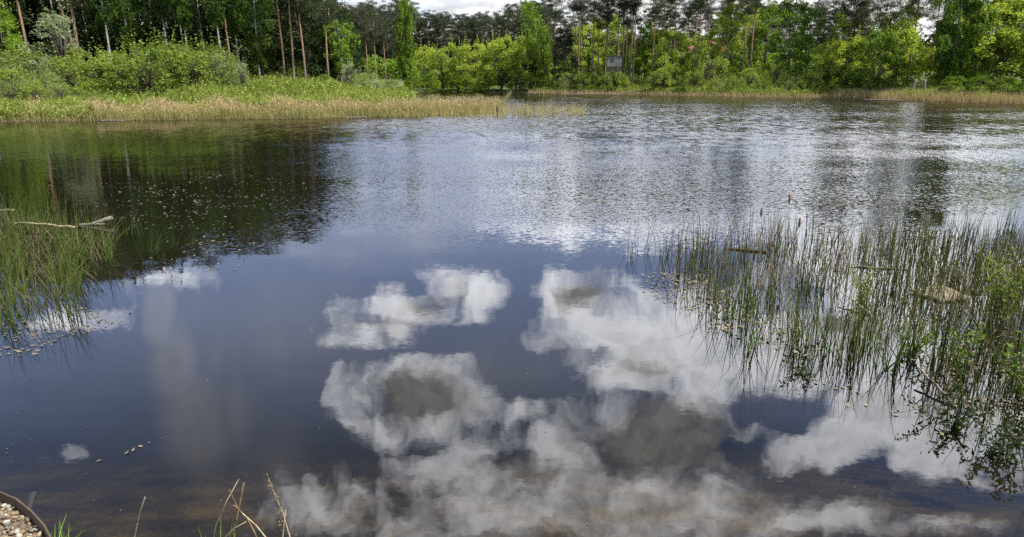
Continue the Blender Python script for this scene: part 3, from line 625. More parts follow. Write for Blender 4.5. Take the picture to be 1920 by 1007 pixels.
# ------------------------------------------------------------------ blades: reeds, rushes, grass
def ribbons(base, h, wd, lean, az, bend, seg=4, r=rng, tubey=False, tipw=.12, spread=.0):
    """curved blades, a ribbon (or a three-sided stem) per base point"""
    n = len(base); s = np.linspace(0, 1, seg + 1)
    d = np.stack([np.cos(az), np.sin(az)], 1)
    off = lean[:, None] * s + bend[:, None] * s ** 2.4
    z = h[:, None] * (s - .35 * np.abs(bend / np.maximum(h, .01))[:, None] * s ** 3)
    c = np.empty((n, seg + 1, 3)); c[..., 0] = base[:, 0:1] + d[:, 0:1] * off; c[..., 1] = base[:, 1:2] + d[:, 1:2] * off; c[..., 2] = base[:, 2:3] + z
    wv_ = wd[:, None] * (1 - (1 - tipw) * s ** 1.5)
    if tubey:
        V = []
        for k in range(3):
            a_ = az[:, None] + k * 2.094
            q = c.copy(); q[..., 0] += np.cos(a_) * wv_ * .5; q[..., 1] += np.sin(a_) * wv_ * .5; V.append(q)
        V = np.stack(V, 2).reshape(-1, 3); st = (seg + 1) * 3
        i = (np.arange(n)[:, None] * st); f_ = []
        for j in range(seg):
            for k in range(3): f_.append(np.stack([i[:, 0] + j * 3 + k, i[:, 0] + j * 3 + (k + 1) % 3, i[:, 0] + j * 3 + 3 + (k + 1) % 3, i[:, 0] + j * 3 + 3 + k], 1))
        return V, np.concatenate(f_)
    fa = r.uniform(0, math.pi, n); sx = np.cos(fa)[:, None] * wv_ * .5; sy = np.sin(fa)[:, None] * wv_ * .5
    L_ = c.copy(); L_[..., 0] -= sx; L_[..., 1] -= sy; Rr = c.copy(); Rr[..., 0] += sx; Rr[..., 1] += sy
    V = np.stack([L_, Rr], 2).reshape(-1, 3); i = np.arange(n) * (seg + 1) * 2; f_ = []
    for j in range(seg): f_.append(np.stack([i + j * 2, i + j * 2 + 1, i + j * 2 + 3, i + j * 2 + 2], 1))
    return V, np.concatenate(f_)
def scatter_px(n, poly_px, z=0., r=rng):
    """n random points on height z inside a patch given by its corners in the photo (converted to ground first)"""
    pg = np.array([on_z(a_, b_, z) for a_, b_ in poly_px]); return scatter(n, pg, r)
def scatter(n, pg, r=rng):
    lo, hi = pg.min(0), pg.max(0); out = []
    while sum(map(len, out)) < n:
        q = r.uniform(lo, hi, (n * 3, 2)); ins = np.zeros(len(q), bool)
        for i in range(len(pg)):
            a_, b_ = pg[i], pg[(i + 1) % len(pg)]
            ins ^= ((a_[1] > q[:, 1]) != (b_[1] > q[:, 1])) & (q[:, 0] < (b_[0] - a_[0]) * (q[:, 1] - a_[1]) / (b_[1] - a_[1] + 1e-12) + a_[0])
        out.append(q[ins])
    return np.concatenate(out)[:n]
def clumpy(q, sc, thr, r=rng):
    """keep points with a patchy probability"""
    f_ = np.sin(q[:, 0] * sc + 1.3) * np.sin(q[:, 1] * sc * 1.3 + .5) + .6 * np.sin(q[:, 0] * sc * 2.7 + q[:, 1] * sc * 1.9) + r.normal(0, .35, len(q))
    return q[f_ > thr]
def stuff(name, parts, m, label, cat):
    V, Fc = cat_(parts); o = objm(name, mesh_np(name, V, Fc, M[m])); tag(o, label, cat, kind='stuff'); return o
U = lambda lo, hi, n: rng.uniform(lo, hi, n)
# left shore straw reeds: a belt behind the waterline
def belt(px0, px1, n, d0, d1, r=rng):
    ys = np.linspace(45, 140, 500); out = []
    pxs = r.uniform(px0, px1, n); grid = np.linspace(px0, px1, 60); edge = []
    for g_ in grid:
        xs = ys * (g_ - 960) / (F * cp + 320 * sp); d = sdist(xs, ys)
        w_ = np.where(d < 0)[0]
        first = w_[np.where(np.diff(w_) > 1)[0][0]] if (np.diff(w_) > 1).any() and g_ < 960 else w_[-1]
        edge.append(ys[first])
    e = np.interp(pxs, grid, edge); yy = e + r.uniform(d0, d1, n)
    xx = yy * (pxs - 960) / (F * cp + 320 * sp); return np.stack([xx, yy], 1)
q = belt(-50, 960, 28500, -.8, 8); pxq = 960 + q[:, 0] / q[:, 1] * (F * cp + 320 * sp); q = q[rng.random(len(q)) < .12 + .88 * sm((pxq + 40) / 240)]
hh = U(.5, 1.1, len(q)) * (.9 + .22 * np.sin(q[:, 0] * 1.3 + q[:, 1] * .8) + .12 * np.sin(q[:, 0] * 3.7)) * np.where(sdist(q[:, 0], q[:, 1]) < 0, .8, 1); zz = np.maximum(height(q[:, 0], q[:, 1]), -.2)
keep = (zz < 1.1); q, hh, zz = q[keep], hh[keep], zz[keep]
V, Fc = ribbons(np.column_stack([q, zz - .05]), hh, U(.02, .045, len(q)), rng.normal(0, .13, len(q)), U(0, 6.28, len(q)), rng.normal(0, .14, len(q)), 3)
# plumes at some tips
pl = rng.random(len(q)) < .4; pq = np.column_stack([q[pl] + rng.normal(0, .07, (pl.sum(), 2)), zz[pl] + hh[pl] * .97])
stuff('reeds', [(V, Fc), leaves(pq, .16, .28, -1.6)], 'reed', 'straw coloured reed belt with pinkish tips along the left shore', 'reeds')
# thin green reeds standing out in the water at the tip of the belt
q = scatter_px(1900, [(700, 219), (900, 224), (1090, 217), (1110, 209), (960, 202), (860, 205)])
stuff('sparse_reeds', [ribbons(np.column_stack([q, np.full(len(q), -.2)]), U(.5, 1.15, len(q)), U(.02, .035, len(q)), rng.normal(0, .1, len(q)), U(0, 6.28, len(q)), rng.normal(0, .08, len(q)), 3)],
      'reed', 'thin green reeds in open water at the tip of the left belt', 'reeds')
q = np.concatenate([belt(-60, 960, 5000, -.5, .5), belt(990, 1960, 4000, -.5, .6)]); zz = np.maximum(height(q[:, 0], q[:, 1]), .0)
stuff('reed_litter', [leaves(np.column_stack([q, zz + U(.01, .10, len(q))]), .3, .12, .0, rng, .8)], 'thatch', 'broken dead reeds and litter lying along the waterline', 'litter')
# right shore dry reeds
q1 = belt(990, 1560, 5200, -.3, 1.6); q2 = belt(1560, 1960, 8200, -.5, 4.5); q = np.concatenate([q1, q2]); hh = np.concatenate([U(.35, .8, len(q1)), U(.6, 1.35, len(q2))])
zz = np.maximum(height(q[:, 0], q[:, 1]), -.15)
stuff('reeds', [ribbons(np.column_stack([q, zz - .05]), hh, U(.025, .05, len(q)), rng.normal(0, .15, len(q)), U(0, 6.28, len(q)), rng.normal(0, .12, len(q)), 3)],
      'dry_reed', 'dry straw coloured reeds lining the far right shore', 'reeds')
# herbs and tall grass on the banks
q = np.concatenate([belt(-60, 170, 4500, -.2, 9), belt(170, 780, 9000, 4, 17), belt(990, 1960, 12000, .6, 9)])
zz = height(q[:, 0], q[:, 1]); ok = zz > .05; q, zz = q[ok], zz[ok]
hmax = .45 + .75 * (np.sin(q[:, 0] * .55) * np.sin(q[:, 1] * .6 + 1) * .5 + .5)
pts = np.column_stack([q, zz + hmax * rng.uniform(.05, 1, len(q))]); pts = np.concatenate([pts, pts + rng.normal(0, .18, pts.shape), pts + rng.normal(0, .15, pts.shape)])
stuff('undergrowth', [leaves(pts, .24, .42, -.5), ribbons(np.column_stack([q, zz - .05]), hmax * U(.8, 1.5, len(q)), U(.03, .05, len(q)), rng.normal(0, .15, len(q)), U(0, 6.28, len(q)), rng.normal(0, .15, len(q)), 3)],
      'herb', 'low pale green weeds and tall grass covering both banks', 'undergrowth')
q = belt(1000, 1700, 6500, .8, 5.5); zz = height(q[:, 0], q[:, 1]); pts = np.column_stack([q, zz + rng.uniform(.1, 1, len(q)) * (.7 + .5 * np.sin(q[:, 0] * .7) * np.sin(q[:, 0] * .23 + 1))])
pts = np.concatenate([pts, pts + rng.normal(0, .2, pts.shape), pts + rng.normal(0, .2, pts.shape)])
stuff('undergrowth', [leaves(pts, .26, .45, -.2, rng, .3)], 'herb', 'tall light green herbs along the foot of the right shore bushes', 'undergrowth')
q = np.concatenate([belt(400, 1000, 7000, 14, 45), belt(1000, 1960, 9000, 6, 30)]); zz = height(q[:, 0], q[:, 1]); ok = zz > .05; q, zz = q[ok], zz[ok]
stuff('grass', [ribbons(np.column_stack([q, zz - .03]), U(.15, .5, len(q)), U(.05, .1, len(q)), rng.normal(0, .1, len(q)), U(0, 6.28, len(q)), rng.normal(0, .1, len(q)), 2)],
      'grass', 'short green grass under the trees behind the banks', 'grass')

# ------------------------------------------------------------------ foreground rushes, right bed
RBED = [(1228, 476), (1420, 452), (1700, 448), (1990, 430), (2260, 440), (2300, 860), (2100, 900), (1930, 860), (1800, 760), (1640, 690), (1500, 660), (1380, 610), (1245, 535)]
ctr = clumpy(scatter_px(290, RBED), 3.1, -.2); q = np.concatenate([c_ + rng.normal(0, rng.uniform(.05, .16), (rng.integers(3, 17), 2)) for c_ in ctr] + [scatter_px(340, RBED)])
q = q[sdist(q[:, 0], q[:, 1]) < -.05]
dense = scatter_px(800, [(1640, 500), (2000, 440), (2050, 820), (1900, 760), (1700, 620)]); q = np.concatenate([q, clumpy(dense, 4, -.5)])
n = len(q); hh = (.28 + .72 * rng.beta(2.2, 2, n)) * (.9 + .22 * np.sin(q[:, 0] * 2.1) * np.sin(q[:, 1] * 1.7 + 1)); zb = np.full(n, -.25)
rush = ribbons(np.column_stack([q, zb]), hh + .25, .009 + .015 * rng.random(n) ** 2, rng.normal(0, .10, n), U(0, 6.28, n), rng.normal(0, .13, n), 5, tubey=True)
stuff('rushes', [rush], 'rush', 'bed of upright dark green rushes growing from the water at right', 'rushes')
q = clumpy(scatter_px(3300, RBED), 2.3, -.1); q = q[sdist(q[:, 0], q[:, 1]) < -.05]; n = len(q)
stuff('dead_rushes', [ribbons(np.column_stack([q, np.full(n, -.2)]), U(.3, .95, n), U(.008, .016, n), rng.normal(0, .3, n), U(0, 6.28, n), rng.normal(0, .32, n), 5, tubey=True)],
      'thatch', 'bent dead straw coloured stems tangled among the rushes at right', 'dead rushes')
# clumps of brighter rushes as countable tufts at the edge of the bed
TU = [(1178, 478, 7, .7), (1208, 470, 7, .85), (1145, 492, 0, 0), (1410, 648, 22, .8), (1500, 640, 26, .75), (1540, 660, 30, .7), (1610, 640, 26, .8), (1365, 600, 24, .85), (1660, 690, 18, .7)]
TU = [t_ for t_ in TU if t_[2]]
for i, (px, py, n, h_) in enumerate(TU):
    x0, y0 = on_z(px, py); az = rng.uniform(0, 6.28, n)
    bp = np.column_stack([x0 + rng.normal(0, .09, n), y0 + rng.normal(0, .09, n), np.full(n, -.2)]) - [x0, y0, 0]
    V, Fc = ribbons(bp, h_ * U(.6, 1.15, n) + .2, U(.008, .015, n), np.abs(rng.normal(.12, .08, n)), az, rng.normal(.1, .1, n), 5, tubey=True)
    o = objm('rush_tuft', mesh_np('rush_tuft', V, Fc, M['rush_bright'] if i > 1 else M['rush']), None, (x0, y0, 0))
    lb = ['sparse pair of thin stems farthest left, apart from the right rush bed', 'sparse thin stems just left of the right rush bed',
          'leaning tuft at the front left of the right rush bed, long dark reflection', 'bright tuft of blades beside the floating leaves raft', 'wide bright tuft in the front middle of the right bed',
          'tuft in front of the cream floating board', 'tuft at the left end of the right bed among floating leaves', 'small front tuft nearest the big white cloud reflection'][i]
    tag(o, lb, 'rush tuft', 'loose rush tufts')
# cattail stalks with brown heads
for i, (px, py, h_) in enumerate([(1458, 478, 1.02), (1424, 488, .86), (1482, 505, .8)]):
    x0, y0 = on_z(px, py); s = np.linspace(0, 1, 6); lean = (.10, -.05, .06)[i]
    root = bpy.data.objects.new('cattail', None); root.location = (x0, y0, 0); link(root)
    tag(root, ['tallest cattail with a ragged brown head above the rush bed', 'cattail with a thin brown head left of the tallest one', 'short cattail with brown head right of the tallest one'][i], 'cattail', 'cattails in the right bed')
    p_ = np.stack([lean * s ** 2, 0 * s, -.25 + (h_ + .35) * s], 1)
    objm('stalk', tube_mesh('stalk', [tube(p_, .006 * (1 - .5 * s), 5)], M['straw']), root)
    objm('seed_head', tube_mesh('seed_head', [tube(np.stack([np.full(5, lean), np.zeros(5), h_ - .12 + .17 * np.linspace(0, 1, 5)], 1), [.008, .018, .021, .017, .007], 7)], M['dark_straw']), root)
# leafy water plants at the right edge (weeds with small pointed leaves on upright stems)
def weed(px, py, h_, ns, seed, label, mt='rush_bright', lean=(0, 0)):
    r = np.random.default_rng(seed); x0, y0 = on_z(px, py); root = bpy.data.objects.new('leafy_weed', None); root.location = (x0, y0, 0); link(root); tag(root, label, 'water plant', 'leafy weeds in the right bed')
    st, pts = [], []
    for k in range(ns):
        s = np.linspace(0, 1, 7); a_ = r.uniform(0, 6.28); L = r.uniform(.1, .35); hk = h_ * r.uniform(.6, 1.1)
        p_ = np.stack([math.cos(a_) * L * s ** 1.5 + lean[0] * s + r.normal(0, .05), math.sin(a_) * L * s ** 1.5 + lean[1] * s + r.normal(0, .05), -.2 + (hk + .2) * s], 1)
        st.append(tube(p_, .005 * (1 - .6 * s), 4))
        for s0 in np.arange(.3, 1.02, .045):
            o_ = np.array([np.interp(s0, s, p_[:, i]) for i in range(3)]); pts.append(o_ + r.normal(0, .03, (3, 3)))
    objm('stem', tube_mesh('stem', st, M['grey_bark']), root)
    V, Fc = leaves(np.concatenate(pts), .06, .34, -.3, r); objm('foliage', mesh_np('foliage', V, Fc, M[mt]), root)
for i, (px, py, h_, ns, lb) in enumerate([
    (1870, 600, .85, 16, 'tall bright green leafy weed at the right edge, above the cream board'), (1790, 690, .5, 7, 'leafy weed right of the long dead stalk'),
    (1905, 740, .6, 8, 'leafy weed cut by the right edge at mid height of the bed'), (1868, 855, .32, 6, 'dark leafy weed nearest the bottom at the right edge'),
    (1620, 560, .4, 6, 'small bright weed left of the cream board'), (1700, 660, .36, 5, 'low leafy weed just below the cream board'), (1530, 700, .16, 3, 'tiny weed standing alone in front of the bed'), (1780, 800, .3, 6, 'small dark weed over the white cloud reflection, right')]):
    weed(px, py, h_, ns, 500 + i, lb, 'herb' if i in (0, 4) else 'rush_bright' if i < 3 or i == 5 else 'birch')

# ------------------------------------------------------------------ foreground rushes, left bed
LBED = [(-140, 470), (0, 412), (130, 422), (215, 465), (190, 530), (110, 580), (-20, 600), (-160, 640)]
q = clumpy(scatter_px(1350, LBED), 2.6, -.1); n = len(q)
stuff('sedge', [ribbons(np.column_stack([q, np.full(n, -.2)]), U(.35, 1.0, n) + .15, U(.007, .017, n), rng.normal(.08, .13, n), U(-1.2, 1.2, n), rng.normal(.16, .2, n), 6, tubey=True)],
      'sedge', 'green arching sedge in the water at the left edge', 'sedge')
q = scatter_px(800, LBED); n = len(q)
stuff('dead_sedge', [ribbons(np.column_stack([q, np.full(n, -.1)]), U(.2, .6, n), U(.008, .016, n), rng.normal(0, .35, n), U(0, 6.28, n), rng.normal(0, .35, n), 5, tubey=True)],
      'thatch', 'dead straw stems lying in the sedge at the left edge', 'dead sedge')
for i, (px, py, n, h_, lb) in enumerate([(250, 440, 18, .5, 'sparse tuft right of the pale driftwood at left'), (300, 470, 12, .5, 'thin tuft at the edge of the dark tree reflection, left'), (135, 590, 16, .8, 'tall leaning tuft with one long curved blade, left foreground'),
                               (345, 455, 7, .4, 'three or four faint stems beyond the left tufts'), (30, 610, 22, .7, 'tuft at the lower left end of the sedge bed')]):
    x0, y0 = on_z(px, py); bp = np.column_stack([rng.normal(0, .16, n), rng.normal(0, .12, n), np.full(n, -.2)])
    V, Fc = ribbons(bp, h_ * U(.6, 1.15, n) + .2, U(.006, .013, n), np.abs(rng.normal(.1, .08, n)), U(-1.5, 1.5, n), np.abs(rng.normal(.12, .14, n)), 6, tubey=True)
    tag(objm('rush_tuft', mesh_np('rush_tuft', V, Fc, M['sedge']), None, (x0, y0, 0)), lb, 'rush tuft', 'loose sedge tufts at left')

# ------------------------------------------------------------------ floating leaves
def pads(name, q, size, m, label, z=.006):
    n = len(q); sz = size * rng.uniform(.5, 1.3, n); a_ = rng.uniform(0, 6.28, n); k = 8; th = np.linspace(0, 2 * math.pi, k, endpoint=False)
    rr = 1 + .12 * rng.normal(size=(n, k)); ex = np.cos(th)[None] * sz[:, None] * rr; ey = np.sin(th)[None] * sz[:, None] * .55 * rr
    V = np.empty((n, k, 3)); V[..., 0] = q[:, 0:1] + ex * np.cos(a_)[:, None] - ey * np.sin(a_)[:, None]; V[..., 1] = q[:, 1:2] + ex * np.sin(a_)[:, None] + ey * np.cos(a_)[:, None]
    curl = rng.random(n) < .35
    V[..., 2] = z + np.abs(rng.normal(0, .0025, (n, k))) + (curl[:, None] * (np.abs(np.sin(th / 2 + .4)) ** 6)[None] * sz[:, None] * .55)
    me = mesh_np(name, V.reshape(-1, 3), np.arange(n * k).reshape(-1, k), M[m]); return tag(objm(name, me), label, 'floating leaves', kind='stuff')
def clusters(n, poly, per, spr, ay=.8):
    c_ = scatter_px(n, poly); return np.concatenate([c + rng.normal(0, 1, (rng.integers(1, per), 2)) * spr * np.array([1, ay]) for c in c_])
q = clusters(150, [(1215, 510), (1290, 505), (1450, 600), (1560, 650), (1500, 668), (1350, 620), (1225, 560)], 6, .12)
pads('floating_leaves', q, .026, 'pad', 'tan floating leaves scattered in front of the right rush bed')
q = clusters(60, [(150, 345), (420, 325), (640, 335), (600, 400), (520, 425), (380, 440), (200, 430)], 20, .7, .22)
pads('floating_leaves', q, .03, 'pad_far', 'pale floating leaves sprinkled over the dark tree reflection at left')
q = clusters(46, [(-10, 610), (200, 575), (225, 600), (130, 640), (20, 665), (-20, 690)], 7, .12)
pads('floating_leaves', q, .024, 'pad', 'tan floating leaves below the sedge at the left edge')
q = clusters(60, [(1490, 385), (1520, 372), (1720, 372), (1770, 392), (1600, 400)], 9, .4)
pads('floating_leaves', q, .055, 'pad_far', 'pale floating leaves on the dark treetop reflections at right')
q = clusters(26, [(300, 470), (380, 440), (470, 460), (440, 500), (290, 500)], 5, .25)
pads('floating_leaves', q, .028, 'pad', 'few drifting leaves between the left sedge and the open water')
q = clusters(16, [(1500, 700), (1640, 690), (1780, 740), (1850, 880), (1900, 900), (1700, 800), (1600, 770)], 4, .05)
pads('floating_leaves', q, .022, 'pad', 'few floating leaves below the right rush bed over the white cloud reflection')
q = clusters(160, [(1640, 590), (2000, 560), (2050, 860), (1900, 840), (1780, 740)], 8, .1)
pads('floating_debris', q, .022, 'pad', 'bits of leaf and straw floating between the right rushes')
x0, y0 = on_z(238, 850); q = np.array([(x0 - .16, y0 - .12), (x0, y0), (x0 + .03, y0 + .04), (x0 + .06, y0 + .1), (x0 + .1, y0 + .16)])
pads('floating_leaves', q, .022, 'pad', 'five small dry leaves in a line on the open water at lower left')

# ------------------------------------------------------------------ wooden things and debris
def log(name, a_, b_, r0, r1, m, label, cat_n, group=None, n=9, bend=.03, sides=8):
    a_, b_ = np.array(a_, float), np.array(b_, float); s = np.linspace(0, 1, n); p_ = (b_ - a_) * s[:, None]
    L = np.linalg.norm(b_ - a_); p_[:, 2] += np.sin(s * math.pi) * L * bend * .3; p_ += np.random.default_rng(int(abs(a_[0]) * 100)).normal(0, L * .006, p_.shape)
    V, Fc = tube(p_, r0 + (r1 - r0) * s, sides)
    return tag(objm(name, tube_mesh(name, [(V, Fc)], M[m]), None, tuple(a_)), label, cat_n, group)
g_ = lambda px, py, z=0.: np.array([*on_z(px, py, z), z])
log('driftwood', g_(172, 420, .03), g_(210, 409, .12), .03, .055, 'dead_wood', 'pale bleached driftwood knot standing out of the water at left', 'driftwood')
log('driftwood', g_(150, 422, .0), g_(196, 420, .03), .03, .02, 'dead_wood', 'flat grey driftwood lying beside the pale knot', 'driftwood')
log('fallen_branch', g_(28, 418, .12), g_(142, 426, .10), .018, .024, 'straw', 'long straight pale branch lying across the left sedge', 'branch')
log('fallen_branch', g_(-20, 396, .10), g_(26, 394, .14), .02, .03, 'dead_wood', 'short branch end with a knob entering at the left edge', 'branch')
log('dead_stalk', g_(1722, 690, .12), g_(1792, 762, .01), .010, .016, 'dead_wood', 'long pale dead stalk slanting down to the water at right', 'stalk')
log('dead_stalk', g_(1575, 545, .12), g_(1632, 590, .01), .009, .012, 'straw', 'thin slanting dead stalk in the middle of the right bed', 'stalk')
log('sunken_log', g_(1358, 466, .0), g_(1440, 472, .02), .03, .02, 'grey_bark', 'dark log floating behind the left part of the right rushes', 'log')
log('floating_pole', g_(1590, 500, .0), g_(1702, 506, .005), .014, .012, 'dead_wood', 'pale pole floating across the gap in the right rushes', 'pole')
log('floating_plank', g_(650, 220.5, .03), g_(688, 220, .03), .04, .04, 'dead_wood', 'whitish plank floating at the foot of the left reed belt', 'plank')
log('wooden_stake', g_(933, 219, -.2), g_(933, 219, -.2) + [0, 0, .85], .11, .09, 'grey_bark', 'dark stump of a stake standing in the water off the left reeds', 'stake', sides=9)
log('wooden_post', g_(1703, 188.5, -.1), g_(1703, 188.5, -.1) + [.55, 0, 2.5], .19, .15, 'dead_wood', 'left of two weathered posts at the far right shore, leaning right', 'post', 'weathered posts on the right shore')
log('wooden_post', g_(1730, 189, -.1), g_(1730, 189, -.1) + [-.12, 0, 2.45], .17, .17, 'dead_wood', 'right of two weathered posts at the right shore, nearly upright', 'post', 'weathered posts on the right shore')
log('fallen_log', g_(1062, 176.5, .12), g_(1160, 176.8, .10), .06, .05, 'dead_wood', 'long pale trunk lying level at the waterline of the far shore', 'log')
log('fallen_log', g_(1162, 176.8, .1), g_(1205, 177.5, .1) + [0, 1.5, .7], .07, .08, 'dead_wood', 'pale trunk sloping up from the water onto the dirt bank', 'log')
log('fallen_log', g_(1690, 189, .1), g_(1620, 187.5, .1), .08, .06, 'dead_wood', 'pale log along the waterline beside the weathered posts', 'log')
log('fallen_log', g_(190, 226.5, .03), g_(232, 226, .03), .045, .03, 'dead_wood', 'pale branch at the waterline of the left reed belt', 'log')
log('fallen_log', g_(725, 181, .3), g_(760, 182, .3), .16, .14, 'grey_bark', 'grey stump lying at the back of the left reeds near the cove', 'log')
# cream board with a dark green side, floating in the right bed
m_, t_ = mat('board_top'); gg = t_.n('ShaderNodeTexCoord').outputs['Object']; nn = t_.noise(t_.v('MULTIPLY', gg, (3, 14, 1)), 3, 5, .65)
p_ = t_.n('ShaderNodeBsdfPrincipled'); t_.put(p_.inputs['Base Color'], t_.ramp(nn, [(.35, (.09, .075, .05)), (.6, (.23, .20, .135))])); p_.inputs['Roughness'].default_value = .8; finish(t_, p_.outputs[0]); M['board'] = m_
root = bpy.data.objects.new('floating_board', None); x0, y0 = on_z(1765, 556); root.location = (x0, y0, .03); root.rotation_euler = (R(3), R(-2), R(12)); link(root); tag(root, 'weathered cream board floating among the rushes at right', 'board')
def box(name, sx, sy, sz, m, parent, loc=(0, 0, 0), bev=.004):
    import bmesh
    bm = bmesh.new(); bmesh.ops.create_cube(bm, size=1)
    for v_ in bm.verts: v_.co = (v_.co.x * sx, v_.co.y * sy, v_.co.z * sz)
    if bev: bmesh.ops.bevel(bm, geom=bm.edges[:], offset=bev, segments=1, affect='EDGES')
    me = bpy.data.meshes.new(name); bm.to_mesh(me); bm.free(); me.materials.append(m); return objm(name, me, parent, loc)
box('plank', .56, .26, .03, M['board'], root, (0, .14, 0)); box('plank', .50, .22, .03, M['board'], root, (.02, -.115, .004)); box('batten', .05, .5, .03, M['rush'], root, (-.2, .02, -.032)); box('batten', .05, .5, .03, M['rush'], root, (.2, .02, -.032))

# ------------------------------------------------------------------ shed and house seen through the trees
def paint(name, c, rough=.7, n_amt=.25):
    m_, t_ = mat(name); g0 = t_.n('ShaderNodeTexCoord').outputs['Object']; nn = t_.noise(g0, 2.5, 5, .6)
    p_ = t_.n('ShaderNodeBsdfPrincipled'); t_.put(p_.inputs['Base Color'], t_.mix(t_.ss(nn, .3, .7), tuple(k * (1 - n_amt) for k in c), c)); p_.inputs['Roughness'].default_value = rough; finish(t_, p_.outputs[0]); return m_
PW = paint('white_plaster', (.24, .25, .21), .8, .55); PD = paint('dark_opening', (.02, .02, .02)); PR = paint('red_metal_roof', (.17, .03, .035), .6); PG = paint('green_paint', (.05, .16, .11)); PB = paint('brown_boards', (.06, .045, .035)); PY = paint('pale_siding', (.55, .50, .42)); GREYP = paint('grey_panel', (.42, .43, .45))
sy = 116; sx_ = X_at(1151, sy); gz = H(sx_, sy)
root = bpy.data.objects.new('shed', None); root.location = (sx_, sy, gz); root.rotation_euler.z = R(-8); link(root); tag(root, 'small white shed on a dark base among the pine trunks', 'shed')
topz = float(at_y(1151, 106, sy)[2]) - gz; b0 = float(at_y(1151, 125, sy)[2]) - gz; 
box('wall', 2.3, 2.0, topz - b0, PW, root, (0, 0, (topz + b0) / 2)); box('base', 2.4, 2.1, max(b0 + .25, .3), PB, root, (0, .08, (b0 - .26) / 2)); box('roof', 2.5, 2.2, .08, PB, root, (0, 0, topz + .05))
box('window', .34, .06, .5, PD, root, (-.35, -1.02, b0 + (topz - b0) * .62)); box('step', 1.1, .2, .28, PG, root, (.45, -1.1, .3))
hy = 150; hx = X_at(1312, hy); gz = H(hx, hy)
root = bpy.data.objects.new('house', None); root.location = (hx, hy, gz); root.rotation_euler.z = R(14); link(root); tag(root, 'house with dark red metal roof half hidden behind the right shore trees', 'house')
def gable(name, wx, wy, z0, z1, m, parent):
    vs = [(-wx, -wy, z0), (wx, -wy, z0), (wx, wy, z0), (-wx, wy, z0), (-wx, 0, z1), (wx, 0, z1), (-wx, -wy, z0 + .12), (wx, -wy, z0 + .12), (wx, wy, z0 + .12), (-wx, wy, z0 + .12), (-wx, 0, z1 + .14), (wx, 0, z1 + .14)]
    fs = [(6, 7, 11, 10), (8, 9, 10, 11), (0, 4, 5, 1), (2, 5, 4, 3), (0, 1, 7, 6), (2, 3, 9, 8), (0, 6, 10, 4), (4, 10, 9, 3), (1, 5, 11, 7), (5, 2, 8, 11)]
    me = bpy.data.meshes.new(name); me.from_pydata(vs, [], fs); me.update(); me.materials.append(m); return objm(name, me, parent)
rz1 = float(at_y(1312, 78, hy)[2]) - gz; rz0 = float(at_y(1312, 98, hy)[2]) - gz
box('wall', 8, 6, rz0, PY, root, (0, 0, rz0 / 2)); gable('roof', 4.6, 3.6, rz0 + .01, rz1, PR, root)
wn = box('window', 1.0, .1, 1.1, PD, root, (-1.5, -3.02, rz0 - 1.2)); box('frame', 1.2, .06, .1, PW, wn, (0, -.04, -.6))
wn = box('window', 1.0, .1, 1.1, PD, root, (1.5, -3.02, rz0 - 1.2)); box('frame', 1.2, .06, .1, PW, wn, (0, -.04, -.6))
hy = 190; hx = X_at(1447, hy); z1 = float(at_y(1447, 14, hy)[2])
root = bpy.data.objects.new('grey_building', None); root.location = (hx, hy, H(hx, hy)); link(root); tag(root, 'distant grey building showing between the treetops right of the house', 'building')
box('wall', 7, 8, z1 - H(hx, hy), GREYP, root, (0, 0, (z1 - H(hx, hy)) / 2)); box('roof', 7.4, 8.4, .3, PB, root, (0, 0, z1 - H(hx, hy) + .16))
for kx in (-2, 0, 2): box('window', .9, .1, 1.2, PD, root, (kx, -4.03, z1 - H(hx, hy) - 1.8))
# dirt bank by the shed and sandy patch under the weeping birch
def patch(name, px, Y, rx, ry, c, label):
    x0 = X_at(px, Y); th = np.linspace(0, 2 * math.pi, 28, endpoint=False); vs = []
    for q_ in (0, .35, .7, 1.0):
        for t0 in th:
            k_ = q_ * (1 + .13 * math.sin(3 * t0 + px) + .08 * math.sin(7 * t0)); X_, Y_ = x0 + rx * k_ * math.cos(t0), Y + ry * k_ * math.sin(t0); vs.append((X_, Y_, H(X_, Y_) + .05 - .03 * (q_ == 1)))
    fs = [(j * 28 + i, j * 28 + (i + 1) % 28, (j + 1) * 28 + (i + 1) % 28, (j + 1) * 28 + i) for j in range(3) for i in range(28)]
    me = bpy.data.meshes.new(name); me.from_pydata(vs, [], fs); me.update(); me.materials.append(paint(name + '_soil', c, .95, .45)); tag(objm(name, me), label, kind='structure')
patch('dirt_path', 1203, 103.5, 3.2, 1.8, (.30, .22, .15), 'bare reddish dirt on the bank between the bushes'); patch('dirt_path', 1677, 90.5, 2.6, 1.2, (.28, .21, .15), 'bare earth under the trees left of the weeping birch')

# ------------------------------------------------------------------ near bank: gravel terrace, edging, pipe, stalks and tufts
GZ = 1.42
edge_px = [(-160, 905), (-60, 915), (0, 932), (30, 945), (58, 968), (82, 995), (100, 1030), (118, 1080)]
ep = np.array([on_z(a_, b_, GZ) for a_, b_ in edge_px])
def gravel_mat():
    m_, t_ = mat('gravel_bed'); g0 = t_.n('ShaderNodeNewGeometry').outputs['Position']
    vo = t_.n('ShaderNodeTexVoronoi'); vo.inputs['Scale'].default_value = 60; t_.put(vo.inputs['Vector'], g0)
    c = t_.mix(t_.ss(vo.outputs['Distance'], .2, .8), (.16, .12, .075), (.05, .035, .022))
    p_ = t_.n('ShaderNodeBsdfPrincipled'); t_.put(p_.inputs['Base Color'], c); p_.inputs['Roughness'].default_value = .9; finish(t_, p_.outputs[0]); return m_
poly = np.vstack([ep, [[ep[-1][0], .6], [ep[0][0] - .6, .6], [ep[0][0] - .6, ep[0][1]]]])
import bmesh
